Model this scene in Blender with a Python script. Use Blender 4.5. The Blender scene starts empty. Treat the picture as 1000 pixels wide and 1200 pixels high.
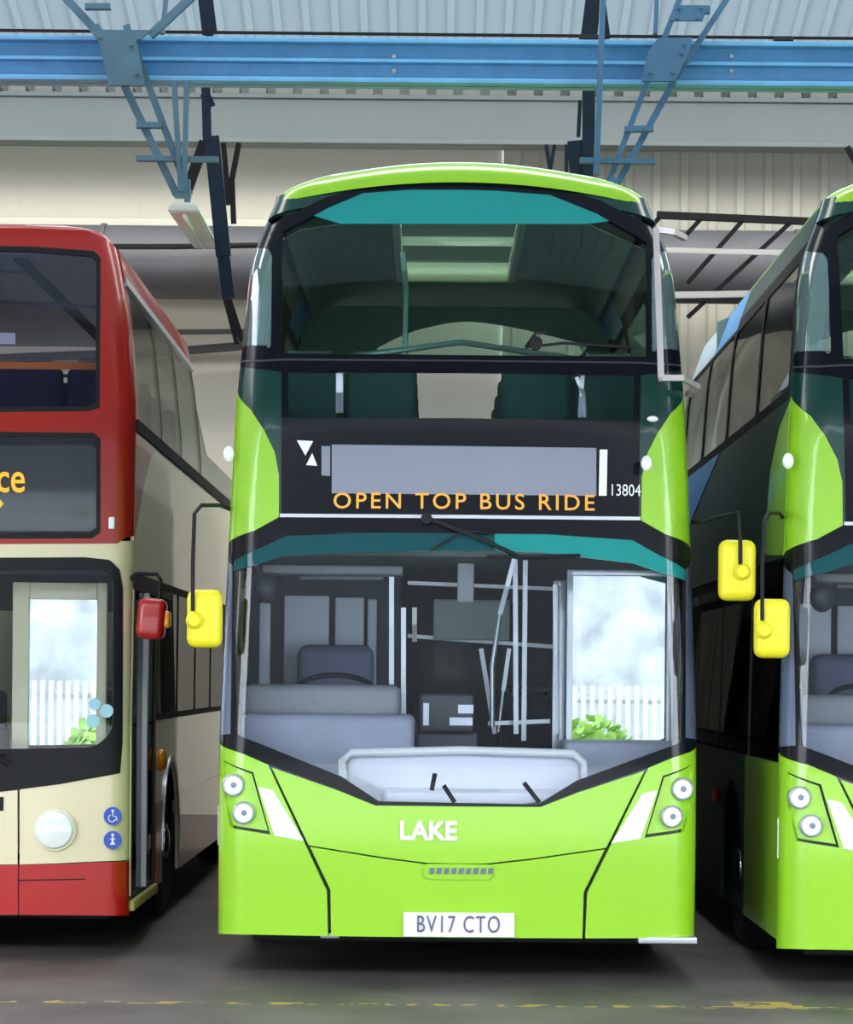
import bpy, bmesh, math, random
from mathutils import Vector, Matrix
from mathutils.geometry import tessellate_polygon
random.seed(7)
PI = math.pi
# ------------------------------------------------------------------ camera model
F = 3136.0; CX, HY = 505.0, 795.0; EYE = 1.6; ROLL = math.radians(0.5)
SC = bpy.context.scene
COL = SC.collection

def unroll(px, py):
    dx, dy = px - CX, py - HY
    c, s = math.cos(ROLL), math.sin(ROLL)
    return dx * c + dy * s, -dx * s + dy * c

def P(px, py, Y):
    """world point that stands at depth Y in the direction of a photo pixel"""
    dx, dy = unroll(px, py)
    return Vector((dx * Y / F, Y, EYE - dy * Y / F))

# ------------------------------------------------------------------ materials
def mat(name, col, rough=0.5, metal=0.0, coat=0.0, noise=0.0, nscale=8.0, bump=0.0, emit=None, spec=0.5, alpha=None):
    m = bpy.data.materials.new(name); m.use_nodes = True
    nt = m.node_tree; b = nt.nodes['Principled BSDF']
    b.inputs['Base Color'].default_value = (*col, 1)
    b.inputs['Roughness'].default_value = rough
    b.inputs['Metallic'].default_value = metal
    b.inputs['Coat Weight'].default_value = coat
    b.inputs['Coat Roughness'].default_value = 0.03
    b.inputs['Specular IOR Level'].default_value = spec
    tc = nt.nodes.new('ShaderNodeTexCoord')
    n = nt.nodes.new('ShaderNodeTexNoise'); n.inputs['Scale'].default_value = nscale; n.inputs['Detail'].default_value = 5
    nt.links.new(tc.outputs['Object'], n.inputs['Vector'])
    if noise > 0:
        mx = nt.nodes.new('ShaderNodeMix'); mx.data_type = 'RGBA'
        mx.inputs[6].default_value = (*[c * (1 - noise) for c in col], 1)
        mx.inputs[7].default_value = (*[min(1, c * (1 + noise)) for c in col], 1)
        nt.links.new(n.outputs['Fac'], mx.inputs[0]); nt.links.new(mx.outputs[2], b.inputs['Base Color'])
    if bump > 0:
        bp = nt.nodes.new('ShaderNodeBump'); bp.inputs['Strength'].default_value = bump; bp.inputs['Distance'].default_value = 0.01
        nt.links.new(n.outputs['Fac'], bp.inputs['Height']); nt.links.new(bp.outputs['Normal'], b.inputs['Normal'])
    if emit:
        b.inputs['Emission Color'].default_value = (*emit[0], 1); b.inputs['Emission Strength'].default_value = emit[1]
    return m

def glass(name, tint, ior=1.45, body=None, bodyamt=0.0, rough=0.0, boost=1.0, trans=False):
    m = bpy.data.materials.new(name); m.use_nodes = True
    nt = m.node_tree; nt.nodes.clear()
    out = nt.nodes.new('ShaderNodeOutputMaterial')
    tr = nt.nodes.new('ShaderNodeBsdfTransparent'); tr.inputs[0].default_value = (*tint, 1)
    gl = nt.nodes.new('ShaderNodeBsdfGlossy'); gl.inputs['Roughness'].default_value = rough
    fr = nt.nodes.new('ShaderNodeFresnel'); fr.inputs[0].default_value = ior
    ml = nt.nodes.new('ShaderNodeMath'); ml.operation = 'MULTIPLY'; ml.inputs[1].default_value = boost; ml.use_clamp = True
    mx = nt.nodes.new('ShaderNodeMixShader')
    nt.links.new(fr.outputs[0], ml.inputs[0]); nt.links.new(ml.outputs[0], mx.inputs[0])
    src = tr
    if body:
        df = nt.nodes.new('ShaderNodeBsdfTranslucent' if trans else 'ShaderNodeBsdfDiffuse'); df.inputs[0].default_value = (*body, 1)
        m2 = nt.nodes.new('ShaderNodeMixShader'); m2.inputs[0].default_value = bodyamt
        nt.links.new(tr.outputs[0], m2.inputs[1]); nt.links.new(df.outputs[0], m2.inputs[2]); src = m2
    nt.links.new(src.outputs[0], mx.inputs[1]); nt.links.new(gl.outputs[0], mx.inputs[2])
    nt.links.new(mx.outputs[0], out.inputs[0])
    return m

M = {}
M['lime'] = mat('lime_paint', (0.29, 0.60, 0.022), 0.28, coat=0.6, noise=0.03, nscale=3)
M['dkgreen'] = mat('dark_green_paint', (0.006, 0.042, 0.032), 0.2, coat=0.2)
M['dkgreen_s'] = mat('dark_green_side_paint', (0.006, 0.042, 0.032), 0.4, coat=0.0, spec=.2)
M['black'] = mat('gloss_black', (0.006, 0.007, 0.011), 0.15, coat=0.0, spec=.22)
M['black_s'] = mat('satin_black_side', (0.008, 0.009, 0.012), 0.6, spec=.08)
M['rubber'] = mat('black_rubber', (0.010, 0.011, 0.014), 0.55, spec=.25)
M['plastic'] = mat('dark_plastic', (0.03, 0.033, 0.045), 0.45, noise=0.2)
M['pillar'] = mat('grey_trim_and_reflection', (0.16, 0.20, 0.30), 0.25, metal=0.4, coat=0.5)
M['chrome'] = mat('chrome', (0.75, 0.76, 0.80), 0.15, metal=1.0)
M['silver'] = mat('satin_silver', (0.55, 0.58, 0.64), 0.3, metal=0.7)
M['guard'] = mat('guard_metal', (0.62, 0.56, 0.56), 0.35, metal=0.3)
M['yellow'] = mat('yellow_mirror_shell', (0.85, 0.76, 0.02), 0.4)
M['white'] = mat('white_vinyl', (0.85, 0.86, 0.86), 0.4)
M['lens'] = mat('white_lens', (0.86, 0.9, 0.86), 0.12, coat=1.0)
M['amber'] = mat('amber_led', (0.55, 0.27, 0.03), 0.5, emit=((1.0, 0.47, 0.07), 0.35))
M['amber2'] = mat('amber_led_bright', (0.7, 0.35, 0.01), 0.5, emit=((1.0, 0.42, 0.01), 0.9))
M['blind'] = mat('grey_destination_blind', (0.23, 0.255, 0.32), 0.3, noise=0.06, nscale=4, coat=0.3)
M['screen_dark'] = mat('dark_display', (0.008, 0.010, 0.022), 0.15, coat=0.5)
M['dashgrey'] = mat('dash_grey', (0.27, 0.28, 0.31), 0.5, noise=0.1, bump=0.1, nscale=40)
M['dashblue'] = mat('dash_bluegrey', (0.34, 0.35, 0.47), 0.5, noise=0.1)
M['ledge'] = mat('pale_glare_ledge', (0.82, 0.80, 0.92), 0.22, coat=0.4)
M['glarewhite'] = mat('white_glare_rim', (0.92, 0.92, 0.96), 0.25, coat=0.5)
M['panelgrey'] = mat('lavender_panel', (0.82, 0.85, 0.97), 0.4)
M['int_dark'] = mat('interior_dark', (0.05, 0.055, 0.08), 0.6)
M['int_green'] = mat('interior_lining', (0.22, 0.29, 0.25), 0.6)
M['floor_int'] = mat('interior_floor', (0.06, 0.065, 0.08), 0.6, noise=0.2)
M['seat_teal'] = mat('teal_seat_cloth', (0.015, 0.11, 0.10), 0.7, noise=0.2, nscale=30)
M['seat_navy'] = mat('navy_seat_cloth', (0.018, 0.02, 0.075), 0.8, noise=0.3, nscale=30)
M['seat_grey'] = mat('grey_seat_cloth', (0.12, 0.13, 0.22), 0.7)
M['orange'] = mat('orange_rail', (0.75, 0.2, 0.01), 0.4)
M['orangelens'] = mat('orange_lens', (0.9, 0.33, 0.01), 0.2, coat=1)
M['redlens'] = mat('red_lens', (0.7, 0.02, 0.01), 0.2, coat=1)
M['cream_frame_t'] = glass('cream_translucent', (0.9, 0.9, 0.75), body=(0.98, 0.97, 0.80), bodyamt=0.95, trans=True, boost=.3)
M['acrylic_d'] = glass('grey_acrylic_hatch', (0.3, 0.33, 0.3), body=(0.30, 0.33, 0.27), bodyamt=0.7, trans=True)
M['cream_frame'] = mat('cream_frame', (0.85, 0.85, 0.66), 0.5)
M['skyblue'] = mat('sky_blue_vinyl', (0.12, 0.36, 0.72), 0.45, spec=.2)
M['palevinyl'] = mat('pale_vinyl', (0.62, 0.74, 0.85), 0.45, spec=.2)
M['acrylic'] = glass('acrylic_hatch', (0.85, 0.9, 0.8), body=(0.85, 0.88, 0.75), bodyamt=0.7, trans=True)
M['tyre'] = mat('tyre', (0.012, 0.012, 0.013), 0.8, bump=0.4, nscale=60)
M['red'] = mat('red_paint', (0.36, 0.014, 0.008), 0.3, coat=0.5, noise=0.04)
M['redb'] = mat('red_bumper_paint', (0.46, 0.010, 0.008), 0.3, coat=0.5, noise=0.05)
M['cream'] = mat('cream_paint', (0.80, 0.72, 0.47), 0.3, coat=0.5, noise=0.03)
M['sign_blue'] = mat('blue_sticker', (0.03, 0.09, 0.5), 0.4)
M['sticker'] = mat('pale_blue_sticker', (0.35, 0.65, 0.72), 0.4)
M['paper'] = mat('white_paper', (0.85, 0.85, 0.85), 0.7)
M['gl_up'] = glass('green_tinted_glass', (0.70, 0.86, 0.80), boost=1.0)
M['gl_low'] = glass('clear_glass', (0.93, 0.96, 0.975), boost=0.9)
M['gl_side'] = glass('side_glass', (0.60, 0.68, 0.66), boost=0.6)
M['gl_dark'] = glass('privacy_glass', (0.10, 0.13, 0.13), boost=0.35)
M['gl_corner'] = glass('corner_glass', (0.55, 0.72, 0.72), body=(0.35, 0.55, 0.55), bodyamt=0.25, boost=2.5)
M['gl_teal'] = glass('sun_band_glass', (0.12, 0.50, 0.50), body=(0.02, 0.36, 0.34), bodyamt=0.75)
M['gl_tealdk'] = glass('sun_band_glass_dark', (0.12, 0.34, 0.40), body=(0.01, 0.12, 0.14), bodyamt=0.6)
M['gl_door'] = glass('door_glass', (0.78, 0.83, 0.84), ior=1.9, boost=5.6)
M['gl_red'] = glass('red_bus_glass', (0.84, 0.84, 0.92), boost=1.3)
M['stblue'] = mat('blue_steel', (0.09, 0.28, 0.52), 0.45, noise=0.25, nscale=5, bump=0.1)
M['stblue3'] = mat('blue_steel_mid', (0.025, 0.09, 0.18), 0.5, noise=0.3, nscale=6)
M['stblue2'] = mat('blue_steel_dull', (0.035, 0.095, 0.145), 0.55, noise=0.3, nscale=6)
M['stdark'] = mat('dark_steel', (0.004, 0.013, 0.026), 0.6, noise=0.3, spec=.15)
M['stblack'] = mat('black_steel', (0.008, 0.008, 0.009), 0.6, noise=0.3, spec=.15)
M['gutter'] = mat('gutter_grey', (0.17, 0.20, 0.205), 0.6, noise=0.1, nscale=2)
M['duct'] = mat('duct_grey', (0.10, 0.10, 0.11), 0.6, noise=0.2, nscale=3, metal=0.2)
M['pipe'] = mat('pale_pipe', (0.45, 0.45, 0.42), 0.5)
M['lampbody'] = mat('lamp_housing', (0.50, 0.56, 0.52), 0.4)

# ------------------------------------------------------------------ object helpers
def tag(o, label, cat, group=None, kind=None):
    o['label'] = label; o['category'] = cat
    if group: o['group'] = group
    if kind: o['kind'] = kind
    return o

def empty(name, loc=(0, 0, 0), rz=0):
    o = bpy.data.objects.new(name, None); COL.objects.link(o)
    o.location = loc; o.rotation_euler = (0, 0, rz); o.empty_display_size = 0.2
    return o

def obj(name, bm, m, parent=None, smooth=35, kind=None):
    me = bpy.data.meshes.new(name)
    bmesh.ops.recalc_face_normals(bm, faces=bm.faces[:]) if len(bm.faces) else None
    bm.to_mesh(me); bm.free()
    for mm in (m if isinstance(m, (list, tuple)) else [m]): me.materials.append(mm)
    for p in me.polygons: p.use_smooth = True
    me.set_sharp_from_angle(angle=math.radians(smooth))
    o = bpy.data.objects.new(name, me); COL.objects.link(o)
    if parent: o.parent = parent
    if kind: o['kind'] = kind
    return o

def NB(): return bmesh.new()

def box(bm, x0, x1, y0, y1, z0, z1, bev=0.0, rot=None):
    b = bmesh.new()
    bmesh.ops.create_cube(b, size=1)
    c = Vector(((x0 + x1) / 2, (y0 + y1) / 2, (z0 + z1) / 2))
    for v in b.verts:
        v.co = Vector((v.co.x * (x1 - x0), v.co.y * (y1 - y0), v.co.z * (z1 - z0)))
    if bev > 0:
        bmesh.ops.bevel(b, geom=b.edges[:], offset=min(bev, 0.45 * min(abs(x1 - x0), abs(y1 - y0), abs(z1 - z0))), segments=3, affect='EDGES', profile=0.5)
    for v in b.verts:
        co = v.co
        if rot: co = rot @ co
        v.co = co + c
    merge(bm, b)
    return bm

def merge(dst, src, mi=None):
    vm = [dst.verts.new(v.co) for v in src.verts]
    src.verts.index_update()
    for f in src.faces:
        try:
            nf = dst.faces.new([vm[v.index] for v in f.verts]); nf.material_index = f.material_index if mi is None else mi
        except ValueError: pass
    src.free()

def frame_of(d):
    d = d.normalized()
    a = Vector((0, 1, 0)) if abs(d.y) < 0.9 else Vector((1, 0, 0))
    u = d.cross(a).normalized(); v = u.cross(d).normalized()
    return u, v

def bar(bm, p, q, w, dpt=None, mi=0):
    """rectangular bar between two points: w across, dpt along y"""
    p, q = Vector(p), Vector(q); dpt = dpt or w
    u, v = frame_of(q - p)
    vs = []
    for e in (p, q):
        for a, b in ((-1, -1), (1, -1), (1, 1), (-1, 1)):
            vs.append(bm.verts.new(e + u * a * w / 2 + v * b * dpt / 2))
    fs = [(0, 1, 2, 3), (7, 6, 5, 4)] + [(i, 4 + i, 4 + (i + 1) % 4, (i + 1) % 4) for i in range(4)]
    for f in fs: bm.faces.new([vs[i] for i in f]).material_index = mi
    return bm

def tube(bm, pts, r, seg=10, closed=False, cap=True):
    pts = [Vector(p) for p in pts]; n = len(pts); rings = []
    rr = r if isinstance(r, (list, tuple)) else [r] * n
    prev = None
    for i in range(n):
        if closed: d = pts[(i + 1) % n] - pts[i - 1]
        else: d = pts[min(i + 1, n - 1)] - pts[max(i - 1, 0)]
        d = d.normalized()
        if prev is None: u, v = frame_of(d)
        else:
            u = (prev - d * prev.dot(d)).normalized(); v = d.cross(u).normalized()
        prev = u
        rings.append([bm.verts.new(pts[i] + (u * math.cos(a) + v * math.sin(a)) * rr[i]) for a in [2 * PI * k / seg for k in range(seg)]])
    m = n if closed else n - 1
    for i in range(m):
        A, B = rings[i], rings[(i + 1) % n]
        for k in range(seg): bm.faces.new([A[k], A[(k + 1) % seg], B[(k + 1) % seg], B[k]])
    if cap and not closed:
        bm.faces.new(rings[0][::-1]); bm.faces.new(rings[-1])
    return bm

def lathe(bm, prof, axis_o, axis='y', seg=24):
    """prof: list of (r, h) along axis"""
    o = Vector(axis_o); rings = []
    for r, h in prof:
        ring = []
        for k in range(seg):
            a = 2 * PI * k / seg
            if axis == 'y': c = Vector((r * math.cos(a), h, r * math.sin(a)))
            elif axis == 'x': c = Vector((h, r * math.cos(a), r * math.sin(a)))
            else: c = Vector((r * math.cos(a), r * math.sin(a), h))
            ring.append(bm.verts.new(o + c))
        rings.append(ring)
    for A, B in zip(rings, rings[1:]):
        for k in range(seg): bm.faces.new([A[k], A[(k + 1) % seg], B[(k + 1) % seg], B[k]])
    if prof[0][0] > 1e-5: bm.faces.new(rings[0][::-1])
    if prof[-1][0] > 1e-5: bm.faces.new(rings[-1])
    return bm

def rounded(pts, r, n=5):
    """round the corners of a closed 2D polygon"""
    out = []; N = len(pts)
    for i in range(N):
        p0, p1, p2 = Vector(pts[i - 1]), Vector(pts[i]), Vector(pts[(i + 1) % N])
        a, b = (p0 - p1), (p2 - p1)
        d = min(r, a.length * 0.45, b.length * 0.45)
        A, B = p1 + a.normalized() * d, p1 + b.normalized() * d
        for k in range(n + 1):
            t = k / n
            out.append(tuple((1 - t) ** 2 * A + 2 * t * (1 - t) * p1 + t * t * B))
    return out

def densify(pts, step, closed=True):
    out = []; N = len(pts)
    for i in range(N if closed else N - 1):
        p, q = Vector(pts[i]), Vector(pts[(i + 1) % N])
        k = max(1, int((q - p).length / step))
        for j in range(k): out.append(tuple(p + (q - p) * (j / k)))
    if not closed: out.append(tuple(pts[-1]))
    return out

def sheet(polys, cuts_u, cuts_v, fmap, thick, name, m, parent=None):
    """planar polygons (outer + holes) in (u,v), cut by grid lines, mapped by fmap to 3D and given thickness"""
    bm = bmesh.new()
    flat = [p for poly in polys for p in poly]
    tris = tessellate_polygon([[Vector((a, b, 0)) for a, b in poly] for poly in polys])
    vs = [bm.verts.new((a, b, 0)) for a, b in flat]
    for t in tris:
        try: bm.faces.new([vs[i] for i in t])
        except ValueError: pass
    us = [p[0] for p in flat]; vv = [p[1] for p in flat]
    for c in cuts_u:
        if min(us) < c < max(us):
            bmesh.ops.bisect_plane(bm, geom=bm.verts[:] + bm.edges[:] + bm.faces[:], plane_co=(c, 0, 0), plane_no=(1, 0, 0))
    for c in cuts_v:
        if min(vv) < c < max(vv):
            bmesh.ops.bisect_plane(bm, geom=bm.verts[:] + bm.edges[:] + bm.faces[:], plane_co=(0, c, 0), plane_no=(0, 1, 0))
    bmesh.ops.remove_doubles(bm, verts=bm.verts[:], dist=1e-5)
    for v in list(bm.verts):
        if not v.link_faces: bm.verts.remove(v)
    for f in bm.faces:
        f.normal_update()
        if f.normal.z < 0: f.normal_flip()
    inn = {}
    border = [e for e in bm.edges if len(e.link_faces) == 1]
    data = [(v, v.co.copy()) for v in bm.verts]
    eps = 1e-3
    for v, c in data:
        p = fmap(c.x, c.y)
        a = fmap(c.x + eps, c.y) - fmap(c.x - eps, c.y); b = fmap(c.x, c.y + eps) - fmap(c.x, c.y - eps)
        n = a.cross(b)
        n = n.normalized() if n.length > 1e-12 else Vector((0, -1, 0))
        v.co = p; inn[v] = (p, n)
    back = {v: bm.verts.new(p - n * thick) for v, (p, n) in inn.items()}
    for f in list(bm.faces): bm.faces.new([back[v] for v in reversed(f.verts)])
    for e in border:
        l = e.link_loops[0]
        a, b = l.vert, l.link_loop_next.vert
        bm.faces.new([b, a, back[a], back[b]])
    me = bpy.data.meshes.new(name); bm.to_mesh(me); bm.free()
    me.materials.append(m)
    for p in me.polygons: p.use_smooth = True
    me.set_sharp_from_angle(angle=math.radians(40))
    o = bpy.data.objects.new(name, me); COL.objects.link(o)
    if parent: o.parent = parent
    return o

def lerp_table(tab):
    def f(z):
        if z <= tab[0][0]: return tab[0][1]
        for (a, va), (b, vb) in zip(tab, tab[1:]):
            if z <= b:
                t = (z - a) / (b - a); 
                return va + (vb - va) * t
        return tab[-1][1]
    return f
def smooth_table(tab):
    f = lerp_table(tab)
    def g(z):  # light smoothing so that panels have no kinks
        return (f(z - .10) + 2 * f(z - 0.05) + 2 * f(z) + 2 * f(z + 0.05) + f(z + .10)) / 8
    return g

class Body:
    def __init__(s, hw, yf, r, bow, L, X0, Y0, root, ytop=None):
        s.hw, s.yf, s.r, s.bow, s.L, s.X0, s.Y0, s.root = hw, yf, r, bow, L, X0, Y0, root
    def S(s, z): return s.hw(z) - s.r + s.r * PI / 2
    def front(s, t, z, off=0.0):
        hw = s.hw(z); core = hw - s.r; S = core + s.r * PI / 2
        a = abs(t) * S; sg = 1 if t >= 0 else -1
        if a <= core: x = a; y = 0.0
        else:
            an = (a - core) / s.r; x = core + s.r * math.sin(an) ; y = s.r * (1 - math.cos(an))
            if an > PI / 2: x = hw; y = s.r + (an - PI / 2) * s.r
        y += s.yf(z) + s.bow * (min(a, core) / core) ** 2
        return Vector((sg * x, y - off, z))
    def surf_y(s, x, z):
        return s.front(s.x2t(x, z), z).y
    def x2t(s, x, z):
        hw = s.hw(z); core = hw - s.r; S = core + s.r * PI / 2; a = abs(x)
        if a <= core: q = a
        else: q = core + s.r * math.asin(min(1, (a - core) / s.r))
        return (1 if x >= 0 else -1) * q / S
    def px(s, px, py):
        """photo pixel on the front face -> (t, z)"""
        dx, dy = unroll(px, py); y = 0.1; x = z = 0
        for _ in range(6):
            Y = s.Y0 + y; x = dx * Y / F - s.X0; z = EYE - dy * Y / F
            y = s.surf_y(x, z)
        return s.x2t(x, z), z
    def ystart(s, z): return s.yf(z) + s.bow + s.r
    def side(s, sg):
        def f(u, z):   # u: distance back from the front corner (mirrored parameter keeps normals outward)
            uu = u if sg > 0 else -u
            y0 = s.ystart(z)
            return Vector((sg * s.hw(z), y0 + uu * (s.L - y0) / s.L, z))
        return f
    def cuts(s):
        c = [i * 0.08 for i in range(-9, 10)] + [sg * (0.74 + 0.02 * i) for i in range(13) for sg in (-1, 1)]
        return c
    ZC = [0.2 + 0.08 * i for i in range(55)]
    def fpanel(s, name, pts, m, thick=0.02, off=0.0, mirror=False, holes=(), parent=None, dens=25, sym=False):
        """front panel from a list of photo pixels; sym: pts are a left half, closed by its mirror image"""
        par = parent or s.root
        if sym:
            half = [s.px(*p) for p in densify(pts, dens, closed=False)]
            tz = half + [(-t, z) for t, z in reversed(half) if abs(t) > 1e-3]
        else: tz = [s.px(*p) for p in densify(pts, dens)]
        hs = [[s.px(*p) for p in densify(h, dens)] for h in holes]
        fm = lambda t, z: s.front(t, z, off)
        o = sheet([tz] + hs, s.cuts(), s.ZC, fm, thick, name, m, par)
        if mirror:
            tz2 = [(-t, z) for t, z in tz]
            o2 = sheet([tz2] + [[(-t, z) for t, z in h] for h in hs], s.cuts(), s.ZC, fm, thick, name, m, par)
            return o, o2
        return o
    def spanel(s, name, sg, pts, m, thick=0.02, off=0.0, parent=None, holes=()):
        par = parent or s.root
        f0 = s.side(sg)
        def f(u, z):
            p = f0(u, z); p.x += sg * off; return p
        uv = [(sg * u, z) for u, z in densify(pts, 0.4)]
        hs = [[(sg * u, z) for u, z in densify(h, 0.4)] for h in holes]
        return sheet([uv] + hs, [0.5 * i for i in range(-24, 25)], s.ZC[::2], f, thick, name, m, par)

def thicken(bm, dz):
    bm.faces.ensure_lookup_table(); fs = list(bm.faces)
    border = [e for e in bm.edges if len(e.link_faces) == 1]
    bb = [tuple(e.verts) for e in border]
    mp = {v: bm.verts.new(v.co - Vector((0, 0, dz))) for v in list(bm.verts)}
    for f in fs: bm.faces.new([mp[v] for v in reversed(f.verts)])
    for a, b in bb:
        bm.faces.new([a, b, mp[b], mp[a]])

def rect(u0, u1, z0, z1): return [(u0, z0), (u1, z0), (u1, z1), (u0, z1)]

def text_polys(txt, size, bold=0.0, space=1.0):
    cu = bpy.data.curves.new('txt', 'FONT'); cu.body = txt; cu.size = size; cu.offset = bold; cu.space_character = space
    cu.resolution_u = 4; cu.extrude = 0.003
    o = bpy.data.objects.new('txt', cu); COL.objects.link(o)
    dg = bpy.context.evaluated_depsgraph_get(); dg.update()
    me = bpy.data.meshes.new_from_object(o.evaluated_get(dg))
    bm = bmesh.new(); bm.from_mesh(me)
    bpy.data.objects.remove(o); bpy.data.curves.remove(cu); bpy.data.meshes.remove(me)
    return bm

def text_on(name, txt, x0, x1, z0, z1, ysurf, m, parent, bold=0.0, space=1.0, lift=0.006):
    """lettering stretched to a box in (x,z), laid on the surface y = ysurf(x,z)"""
    bm = text_polys(txt, 1.0, bold, space)
    xs = [v.co.x for v in bm.verts]; ys = [v.co.y for v in bm.verts]
    ax, bx, ay, by = min(xs), max(xs), min(ys), max(ys)
    for v in bm.verts:
        x = x0 + (v.co.x - ax) / (bx - ax) * (x1 - x0); z = z0 + (v.co.y - ay) / (by - ay) * (z1 - z0)
        v.co = Vector((x, ysurf(x, z) - lift - v.co.z, z))
    return obj(name, bm, m, parent)

def copy_tree(o, parent=None):
    c = o.copy(); COL.objects.link(c)
    if parent: c.parent = parent
    for ch in list(o.children): copy_tree(ch, c)
    return c

# ================================================================== GREEN BUS
def wheel(parent, x, y, sg, name='wheel'):
    bm = NB()
    prof = [(0.30, -0.13), (0.44, -0.14), (0.49, -0.11), (0.50, -0.05), (0.50, 0.05), (0.49, 0.11), (0.44, 0.14), (0.30, 0.13)]
    lathe(bm, prof, (x, y, 0.50), 'x', 40)
    w = obj('wheel', bm, M['tyre'], parent)
    bm = NB()
    lathe(bm, [(0.30, 0.0), (0.30, 0.12), (0.27, 0.13), (0.24, 0.06), (0.13, 0.05), (0.12, 0.14), (0.05, 0.16), (0.0001, 0.16)] if sg > 0 else
          [(0.30, 0.0), (0.30, -0.12), (0.27, -0.13), (0.24, -0.06), (0.13, -0.05), (0.12, -0.14), (0.05, -0.16), (0.0001, -0.16)], (x, y, 0.50), 'x', 32)
    for k in range(10):
        a = 2 * PI * k / 10
        lathe(bm, [(0.018, 0.0), (0.018, sg * 0.05), (0.0001, sg * 0.055)], (x + sg * 0.05, y + 0.185 * math.cos(a), 0.5 + 0.185 * math.sin(a)), 'x', 8)
    obj('wheel_hub', bm, M['chrome'], w)
    return w

def double_seat(parent, xc, y, zf, m, name='passenger_seat', back_h=0.72, w=0.92):
    bm = NB()
    for k in (-1, 1):
        c = xc + k * w / 4; h = w / 4 - 0.012
        box(bm, c - h, c + h, y, y + 0.42, zf + 0.36, zf + 0.47, 0.04)
        box(bm, c - h, c + h, y + 0.40, y + 0.50, zf + 0.42, zf + 0.42 + back_h, 0.045)
    s = obj(name, bm, m, parent)
    bm = NB()
    box(bm, xc - 0.25, xc + 0.25, y + 0.1, y + 0.36, zf, zf + 0.35, 0.02)
    obj('seat_pedestal', bm, M['plastic'], s)
    bm = NB()
    for k in (-1, 1):
        xx = xc + k * 0.2
        tube(bm, [(xx - .13, y + 0.47, zf + 0.42 + back_h - .02), (xx - .12, y + .47, zf + .42 + back_h + .05), (xx + .12, y + .47, zf + .42 + back_h + .05), (xx + .13, y + .47, zf + .42 + back_h - .02)], 0.013, 8)
    obj('grab_rail', bm, M['silver'], s)
    return s

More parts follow.
